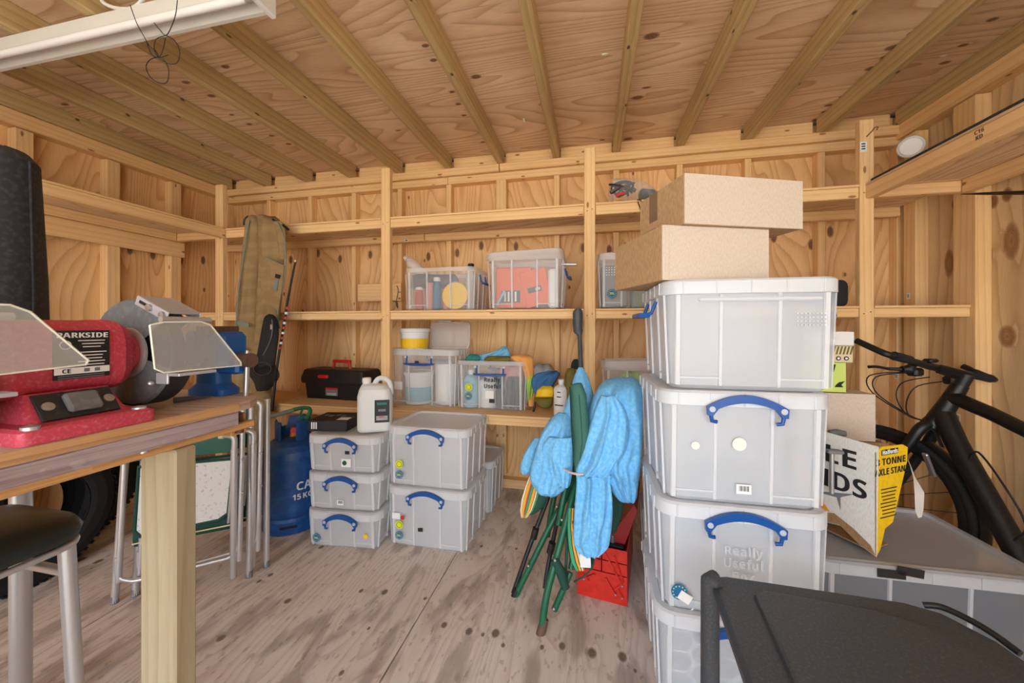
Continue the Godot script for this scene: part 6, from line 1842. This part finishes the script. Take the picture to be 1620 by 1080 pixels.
	text("CE", 0.007, Vector3(lx + 0.0022, 0.099, -0.452), lb, M["ink"], lab)
	for k in 2: obj("print", MB.new().box(Vector3(lx + 0.0022, 0.099, -0.478 - k * 0.014), Vector3(0.0008, 0.006, 0.007)), M["grey"], lab)

# ---------- things on the shelves ----------
func shelf_crate(label: String, u0: float, u1: float, y: float, z: float, d: float, h: float, look: String, lid: String, handle: String, longside := false) -> Node3D:
	var a := pz(u0, 500, z); var b := pz(u1, 500, z)
	var w := b.x - a.x
	return crate(label, Vector3((a.x + b.x) * 0.5, y, z - d * 0.5), 0.0, w, d, h, look, lid, handle, "", longside)
func bottle(called: String, label: String, at: Vector3, r: float, h: float, body: Material, cap: Material, tiltz := 0.0, tiltx := 0.0, neck := 0.4) -> Node3D:
	var t := thing(called, label, "bottle", at)
	t.basis = Basis(Vector3(0, 0, 1), tiltz) * Basis(Vector3.RIGHT, tiltx)
	obj("body", MB.new().lathe([Vector2(r * 0.92, 0), Vector2(r, 0.006), Vector2(r, h * 0.72), Vector2(r * 0.8, h * 0.80), Vector2(r * neck, h * 0.86), Vector2(r * neck, h * 0.9)], 20), body, t)
	obj("cap", MB.new().lathe([Vector2(r * neck * 1.15, h * 0.88), Vector2(r * neck * 1.15, h * 0.99), Vector2(r * neck, h)], 16), cap, t)
	return t
func bucket(called: String, label: String, at: Vector3, r: float, h: float, band: Material) -> Node3D:
	var t := thing(called, label, "bucket", at)
	obj("body", MB.new().lathe([Vector2(r * 0.86, 0), Vector2(r * 0.88, 0.006), Vector2(r * 0.97, h - 0.02)], 28), M["white"], t)
	var k := 28
	var lo := r * 0.888; var hi := r * 0.93
	obj("label_band", MB.new().lathe([Vector2(lo + 0.001, h * 0.08), Vector2(lo + 0.002, h * 0.09), Vector2(hi + 0.003, h * 0.52), Vector2(hi + 0.002, h * 0.53)], k, false, false), band, t)
	obj("lid", MB.new().lathe([Vector2(r * 0.99, h - 0.026), Vector2(r * 1.04, h - 0.024), Vector2(r * 1.05, h - 0.006), Vector2(r, h), Vector2(r * 0.92, h), Vector2(r * 0.9, h - 0.005)], k), M["white"], t)
	return t
func rag(called: String, label: String, rows: Array, m: Material, bulge := 0.03, folds := 3.0, amp := 0.012, cat := "rag", group := "") -> MeshInstance3D:
	var mb := MB.new()
	lobe(mb, rows, bulge, folds, amp, 0.7, 20)
	var o := obj(called, mb, m, self)
	tag(o, label, cat, group)
	return o

func build_shelf_things() -> void:
	var LY := 0.6185
	var MY := 1.2445
	var UY := 1.8385
	# ---- black toolbox
	var tb := thing("toolbox", "black plastic toolbox with red latch and handle on the lower shelf", "toolbox", Vector3(0, LY, 0))
	var a := pz(474, 600, -2.30); var b := pz(578, 600, -2.30)
	var w := b.x - a.x
	tb.position = Vector3((a.x + b.x) * 0.5, LY, -2.41)
	tb.rotation.y = -0.06
	obj("body", MB.new().loft([rrect(w * 0.86, 0.19, 0.015, 0.0), rrect(w * 0.90, 0.205, 0.015, 0.11)], true, true), M["black"], tb)
	obj("lid", MB.new().loft([rrect(w * 0.98, 0.225, 0.02, 0.112), rrect(w, 0.235, 0.02, 0.125), rrect(w, 0.235, 0.02, 0.155), rrect(w * 0.96, 0.20, 0.02, 0.205), rrect(w * 0.93, 0.17, 0.02, 0.212)], true, true), M["black"], tb)
	obj("latch", MB.new().box(Vector3(-0.06, 0.165, 0.118), Vector3(0.085, 0.024, 0.022), 0.006), M["red"], tb)
	var hd := MB.new()
	hd.tube([Vector3(-0.075, 0.205, 0.0), Vector3(-0.065, 0.262, 0.0)], 0.009, 8).tube([Vector3(0.075, 0.205, 0.0), Vector3(0.065, 0.262, 0.0)], 0.009, 8).box(Vector3(0, 0.266, 0), Vector3(0.155, 0.022, 0.028), 0.006)
	obj("carry_handle", hd, M["red"], tb)
	var pl := patch(tb, Vector3(0.0, 0.055, 0.1035), 0.105, 0.055, M["grey"], "label")
	obj("label_band", MB.new().box(Vector3(0, 0.078, 0.1048), Vector3(0.105, 0.014, 0.001)), M["red"], pl)
	for k in 2: obj("print", MB.new().box(Vector3(0, 0.044 - 0.009 * k, 0.1048), Vector3(0.08, 0.003, 0.001)), M["print_white"], pl)
	# ---- lower shelf: box with a bucket inside, box of rags
	var A := shelf_crate("clear storage box holding a white bucket, with a yellow banded bucket on its lid", 608, 722, LY, -2.205, 0.29, 0.378, "clear", "on", "down")
	patch(A, Vector3(-0.155, 0.135, 0.139), 0.058, 0.052, M["paper"])
	patch(A, Vector3(-0.02, 0.292, 0.145), 0.03, 0.018, M["black"], "black_sticker", -0.06)
	var ca: Vector3 = A.position
	bucket("bucket", "white bucket with a pale blue label inside the clear box", ca + Vector3(-0.065, 0.006, 0.02), 0.098, 0.215, M["pale_blue"])
	var rl := thing("paper_roll", "white paper towel roll inside the clear box beside the bucket", "paper roll", ca + Vector3(0.13, 0.006, 0.0))
	obj("roll", MB.new().lathe([Vector2(0.02, 0), Vector2(0.075, 0), Vector2(0.078, 0.01), Vector2(0.078, 0.26), Vector2(0.075, 0.27), Vector2(0.02, 0.27)], 24), M["paper"], rl)
	obj("core", MB.new().lathe([Vector2(0.02, 0.0), Vector2(0.02, 0.268)], 16, false, false), M["cardboard"], rl)
	bucket("bucket", "white bucket with a yellow band standing on the clear box", Vector3(pz(655, 540, -2.32).x, LY + 0.368, -2.33), 0.100, 0.145, M["yellow"])
	# spare lid leaning against the wall behind
	var sl := thing("spare_lid", "clear spare lid leaning on the wall behind the yellow banded bucket", "lid", Vector3(pz(712, 530, -2.44).x, LY + 0.368, -2.44))
	var lm := MB.new()
	lm.xf = Transform3D(Basis(Vector3.RIGHT, PI / 2 - 0.12), Vector3(0, 0.095, 0))
	lm.loft([rrect(0.30, 0.19, 0.03, -0.012), rrect(0.30, 0.19, 0.03, 0.008), rrect(0.28, 0.17, 0.03, 0.010), rrect(0.27, 0.16, 0.028, 0.004)], false, true)
	obj("panel", lm, M["clear_rib"], sl)
	obj("lip", MB.new().box(Vector3(-0.04, 0.196, -0.01), Vector3(0.09, 0.014, 0.02), 0.004), M["clear_rib"], sl)
	var B := shelf_crate("clear storage box heaped with rags, with smiling and blue stickers", 719, 834, LY, -2.20, 0.30, 0.312, "clear", "off", "down")
	smile_sticker(B, Vector3(-0.142, 0.142, 0.143), 0.023)
	ring_sticker(B, Vector3(-0.145, 0.085, 0.141), 0.024, "35L")
	patch(B, Vector3(-0.005, 0.10, 0.1455), 0.055, 0.05, M["paper"])
	patch(B, Vector3(0.01, 0.062, 0.145), 0.034, 0.026, M["black"], "black_sticker")
	text("Really", 0.026, Vector3(0.01, 0.192, 0.1435), Basis.IDENTITY, M["ink"], B)
	text("Useful", 0.026, Vector3(0.012, 0.152, 0.142), Basis.IDENTITY, M["ink"], B)
	var cb: Vector3 = B.position
	bottle("bottle", "pale blue bottle inside the box of rags", cb + Vector3(-0.15, 0.006, 0.07), 0.045, 0.24, M["pale_blue"], M["white"])
	bottle("bottle", "white tub shaped bottle inside the box of rags", cb + Vector3(-0.04, 0.006, 0.05), 0.06, 0.22, M["white"], M["white"])
	for q: Array in [[0.045, 0.0, "folded black sandpaper bag standing inside the box of rags"], [0.105, 0.1, "crumpled black film bag inside the box of rags"], [0.16, -0.05, "slim black pouch at the end of the box of rags"]]:
		var m := MB.new()
		var lp := []
		for i in 7:
			var l := []
			for k in 14:
				var an := TAU * k / 14.0
				l.append(Vector3(q[0] + q[1] * i * 0.02 + cos(an) * (0.026 + 0.004 * sin(i * 2.1 + q[0] * 40)), 0.012 + i * 0.032, 0.07 + sin(an) * 0.045 + 0.006 * sin(i * 1.7 + k)))
			lp.append(l)
		m.loft(lp, true, true, true)
		var o := obj("film_bag", m, M["black"], self)
		o.position = cb
		tag(o, q[2], "bag")
	rag("cleaning_rag", "pink rag folded inside the box of rags", [[792, 826, 580, -2.36], [788, 828, 592, -2.35], [790, 828, 606, -2.35]], M["rag_pink"])
	rag("cleaning_rag", "light blue rag peaking out of the box of rags", [[795, 802, 548, -2.32], [782, 806, 556, -2.31], [752, 808, 564, -2.31], [742, 806, 573, -2.31]], M["rag_blue"], 0.03, 2.0, 0.006)
	rag("cleaning_rag", "teal rag lying on the box of rags", [[744, 756, 560, -2.27], [738, 760, 565, -2.26], [734, 758, 572, -2.26]], M["teal"], 0.02, 1.5, 0.004)
	rag("cleaning_rag", "mustard rag lying on the box of rags", [[772, 806, 563, -2.27], [766, 808, 568, -2.265], [768, 806, 574, -2.265]], M["olive_plastic"], 0.02, 2.0, 0.004)
	rag("cleaning_rag", "orange rag hanging over the end of the box of rags", [[812, 838, 561, -2.26], [808, 843, 567, -2.25], [824, 844, 580, -2.25], [834, 845, 610, -2.25], [836, 846, 642, -2.25]], M["rag_orange"], 0.03, 1.5, 0.006)
	# loose rags, sponge holder and bottle beside it
	rag("cleaning_rag", "grey striped rag heaped beside the box of rags", [[848, 868, 576, -2.30], [842, 876, 584, -2.29], [838, 882, 594, -2.28], [838, 880, 604, -2.28]], M["rag_grey"], 0.05, 2.5, 0.01)
	rag("cleaning_rag", "lime green rag crushed against the box of rags", [[834, 842, 588, -2.24], [833, 845, 604, -2.24], [834, 844, 620, -2.24], [835, 842, 632, -2.24]], M["rag_green"], 0.025, 2.0, 0.008)
	rag("cleaning_rag", "dark blue rag rolled over the yellow sponge", [[866, 880, 587, -2.24], [848, 886, 592, -2.23], [841, 880, 602, -2.22], [842, 872, 614, -2.22], [846, 862, 622, -2.22]], M["rag_navy"], 0.04, 2.5, 0.01)
	var sg := thing("car_sponge", "yellow car sponge with brown base beside the rags", "sponge", Vector3.ZERO)
	var s1 := MB.new(); lobe(s1, [[858, 872, 610, -2.19], [850, 876, 616, -2.18], [848, 876, 624, -2.18], [846, 875, 628, -2.18]], 0.035, 1.0, 0.001)
	obj("sponge", s1, M["yellow"], sg)
	var s2 := MB.new(); lobe(s2, [[845, 875, 627, -2.18], [844, 875, 634, -2.18], [850, 873, 641, -2.18], [858, 870, 645, -2.18]], 0.035, 1.0, 0.001)
	obj("base", s2, M["olive_plastic"], sg)
	obj("strap", MB.new().tube([pz(846, 636, -2.14), pz(846, 644, -2.135), pz(844, 651, -2.135)], 0.007, 8), M["black"], sg)
	var bt := bottle("bottle", "white plastic bottle with dark label bars at the end of the lower shelf", Vector3(pz(888, 620, -2.17).x, LY, -2.17), 0.045, 0.215, M["white"], M["white"], 0.0, 0.0, 0.34)
	for q: Array in [[0.145, 0.02], [0.118, 0.024], [0.07, 0.05]]:
		var m := MB.new(); m.xf = Transform3D(Basis(Vector3.UP, -0.25), Vector3.ZERO); m.box(Vector3(0, q[0], 0.0448), Vector3(q[1], 0.006, 0.002))
		obj("print", m, M["ink"], bt)
	# ---- middle shelf
	var C := shelf_crate("clear storage box of spray cans and a yellow disc on the middle shelf", 636, 752, MY, -2.135, 0.33, 0.272, "clear", "off", "none")
	side_handle(C, 0.228)
	var cc: Vector3 = C.position
	var cols := [[M["stripe_red"], M["white"]], [M["rag_pink"], M["rag_pink"]], [M["sticker_blue"], M["white"]], [M["rag_pink"], M["red"]], [M["white"], M["rag_blue"]]]
	var nm := ["red and white spray can in the clear box beneath the white capped bottle", "pink spray can standing in the clear box on the middle shelf", "blue spray can standing in the clear box on the middle shelf", "pink can with a red cap in the clear box", "white can behind the yellow disc in the clear box"]
	for i in 5:
		bottle("spray_can", nm[i], cc + Vector3(-0.165 + i * 0.062, 0.006, 0.085 - 0.03 * (i % 2)), 0.027, 0.15 + 0.03 * (i % 3), cols[i][0], cols[i][1], 0.0, 0.0, 0.7)
	var yd := MB.new(); yd.xf = Transform3D(Basis(Vector3.RIGHT, PI / 2 - 0.08), cc + Vector3(0.095, 0.094, 0.115))
	yd.lathe([Vector2(0.0, -0.012), Vector2(0.082, -0.012), Vector2(0.086, -0.004), Vector2(0.086, 0.004), Vector2(0.082, 0.008), Vector2(0.0, 0.009)], 32)
	tag(obj("polishing_disc", yd, M["yellow"], self), "round yellow polishing disc in the clear box of spray cans", "disc")
	var bg := MB.new()
	lobe(bg, [[652, 720, 434, -2.30], [648, 726, 444, -2.29], [650, 724, 456, -2.29]], 0.03, 2.0, 0.006)
	tag(obj("grey_pouch", bg, M["dark_grey"], self), "dark grey pouch lying over the spray cans", "pouch")
	bottle("bottle", "tilted clear bottle with a white cap sticking out of the clear box", pz(672, 436, -2.33), 0.035, 0.2, M["clear_rib"], M["white"], 0.85, 0.0)
	bottle("bottle", "clear bottle with a black cap standing in the clear box", Vector3(pz(745, 430, -2.27).x, MY + 0.006, -2.27), 0.032, 0.30, M["clear_rib"], M["black"], 0.0, 0.0, 0.55)
	var D := shelf_crate("clear storage box with an orange tool case on the middle shelf", 768, 893, MY, -2.135, 0.33, 0.325, "clear", "ajar", "none")
	side_handle(D, 0.252)
	var cd: Vector3 = D.position
	var oc := thing("orange_case", "orange tool case with black label inside the clear box", "case", cd + Vector3(-0.02, 0.008, 0.0))
	obj("shell", MB.new().box(Vector3(-0.06, 0.13, 0.04), Vector3(0.22, 0.25, 0.12), 0.008), M["orange"], oc)
	obj("label", MB.new().box(Vector3(-0.075, 0.075, 0.1012), Vector3(0.12, 0.075, 0.001)), M["dark_grey"], oc)
	for k in 4: obj("print", MB.new().box(Vector3(-0.11 + k * 0.022, 0.075, 0.102), Vector3(0.010, 0.06, 0.0008)), M["print_white"], oc)
	var o2 := thing("orange_leaflet", "tilted orange leaflet pack with a small label in the clear box", "leaflet", cd + Vector3(0.09, 0.008, 0.1))
	o2.rotation.z = 0.22
	obj("cover", MB.new().box(Vector3(0, 0.13, 0), Vector3(0.16, 0.22, 0.012), 0.002), M["orange"], o2)
	obj("label", MB.new().box(Vector3(-0.01, 0.12, 0.0068), Vector3(0.085, 0.032, 0.001)), M["dark_grey"], o2)
	obj("print", MB.new().box(Vector3(0.01, 0.12, 0.0076), Vector3(0.03, 0.018, 0.0008)), M["stripe_cream"], o2)
	var wr := MB.new(); wr.box(Vector3(0.165, 0.125, 0.09), Vector3(0.05, 0.23, 0.10), 0.012)
	var wo := obj("white_roll", wr, M["paper"], self); wo.position = cd
	tag(wo, "white folded cloth standing at the end of the orange tool case box", "cloth")
	var tp := MB.new(); tp.tube([cd + Vector3(-0.17, 0.03, 0.135), cd + Vector3(-0.125, 0.115, 0.135)], 0.008, 8)
	tag(obj("blue_marker", tp, M["pale_blue"], self), "pale blue marker lying in front of the orange tool case", "marker")
	tag(obj("steel_rod", MB.new().tube([pz(888, 418, -2.20), pz(912, 418, -2.20)], 0.009, 10), M["alu"], self), "short steel rod sticking out of the orange tool case box", "rod")
	var E := shelf_crate("clear storage box of grey parts beside the centre post on the middle shelf", 945, 1062, MY, -2.135, 0.33, 0.318, "clear", "on", "none")
	ring_sticker(E, Vector3(-0.115, 0.085, 0.160), 0.026, "35L")
	var ed := MB.new()
	for i in 6:
		for j in 4: ed.box(Vector3(-0.145 + i * 0.014, 0.19 + j * 0.014, 0.164), Vector3(0.005, 0.005, 0.002))
	obj("raised_dots", ed, M["white"], E).set_meta("kind", "stuff")
	var ce: Vector3 = E.position
	var g1 := obj("metal_case", MB.new().box(Vector3(-0.10, 0.13, 0.02), Vector3(0.15, 0.24, 0.2), 0.01), M["grey"], self); g1.position = ce
	tag(g1, "grey metal case inside the clear box beside the centre post", "case")
	var g2 := obj("parts_pack", MB.new().box(Vector3(0.06, 0.07, 0.06), Vector3(0.13, 0.13, 0.14), 0.006), M["sage"], self); g2.position = ce
	tag(g2, "grey green parts pack inside the clear box beside the centre post", "pack")
	# lower shelf, right of the centre post
	var Fb := shelf_crate("clear storage box with a loose lid on the lower shelf behind the blue towel", 952, 1075, LY, -2.20, 0.28, 0.30, "clear", "ajar", "none")
	var cf: Vector3 = Fb.position
	rag("cleaning_rag", "yellow green rag inside the box behind the blue towel", [[985, 1012, 588, -2.32], [980, 1020, 598, -2.30], [982, 1018, 612, -2.30]], M["rag_green"])
	# ---- upper shelf: bag of cables
	var cbz := -2.18
	var bag := MB.new()
	lobe(bag, [[966, 974, 284, cbz], [965, 1000, 289, cbz], [964, 1030, 296, cbz], [963, 1041, 306, cbz], [963, 1042, 317, cbz]], 0.08, 2.5, 0.012, 0.3, 24)
	tag(obj("plastic_bag", bag, M["bag_film"], self), "crumpled clear plastic bag of cables on the upper shelf", "bag")
	var wires := thing("cable_coil", "coil of black cable with a red clip inside the plastic bag", "cable", Vector3.ZERO)
	for i in 7:
		var p := []
		for k in 15:
			var an := TAU * k / 14.0
			var c := pz(984, 310, cbz)
			p.append(c + Vector3(cos(an) * (0.035 + 0.006 * i), 0.004 + absf(sin(an * 0.5 + i)) * 0.06, sin(an) * 0.035 + 0.006 * i - 0.01))
		obj("cable_turn", MB.new().tube(spline(p, 2), 0.0055, 6), M["black"], wires)
	obj("red_clip", MB.new().tube([pz(975, 310, cbz + 0.06), pz(982, 307, cbz + 0.062), pz(988, 305, cbz + 0.06)], 0.008, 8), M["red"], wires)
	obj("orange_wire", MB.new().tube([pz(975, 315, cbz + 0.06), pz(984, 314, cbz + 0.064)], 0.004, 6), M["stripe_orange"], wires)
	obj("tail", MB.new().tube(spline([pz(1008, 316, -2.10), pz(1014, 317, -2.095), pz(1018, 328, -2.095), pz(1016, 342, -2.095), pz(1013, 330, -2.095), pz(1009, 319, -2.095)]), 0.003, 6), M["black"], wires)
	var gb := MB.new()
	lobe(gb, [[1014, 1034, 299, cbz], [1010, 1040, 307, cbz], [1010, 1041, 317, cbz]], 0.04, 2.0, 0.006)
	tag(obj("dark_pouch", gb, M["dark_grey"], self), "dark pouch in the plastic bag beside the cable coil", "pouch")
	# offcut plank and a loose wire on the middle shelf
	var op := timber("offcut_plank", Vector3(-1.55, MY + 0.155, ZB + 0.12), Vector3(0.36, 0.13, 0.02), M["pine"], self, 0.002)
	op.rotation.x = 0.0
	tag(op, "short pine offcut fixed across the studs above the middle shelf", "plank")
	var lw := MB.new()
	lw.tube(spline([pz(621, 476, -2.2), pz(628, 478, -2.2), pz(629, 487, -2.2), pz(627, 478, -2.21), pz(630, 460, -2.22), pz(628, 452, -2.23)]), 0.003, 6)
	tag(obj("loose_wire", lw, M["dark_grey"], self), "short loose dark wire beside the second post on the middle shelf", "wire")

func side_handle(t: Node3D, y: float) -> void:
	var aabb_w := 0.0
	for c in t.get_children():
		if c.name.begins_with("rim"): aabb_w = (c as MeshInstance3D).mesh.get_aabb().size.x
	for sgn: float in [1.0]:
		var x := sgn * (aabb_w * 0.5 + 0.002)
		var m := MB.new()
		for z: float in [-0.06, 0.06]:
			m.tube([Vector3(x, y, z), Vector3(x + sgn * 0.008, y - 0.04, z), Vector3(x + sgn * 0.022, y - 0.052, z)], 0.0055, 8)
		m.box(Vector3(x + sgn * 0.026, y - 0.054, 0), Vector3(0.022, 0.01, 0.15), 0.003)
		obj("handle", m, M["handle_blue"], t)
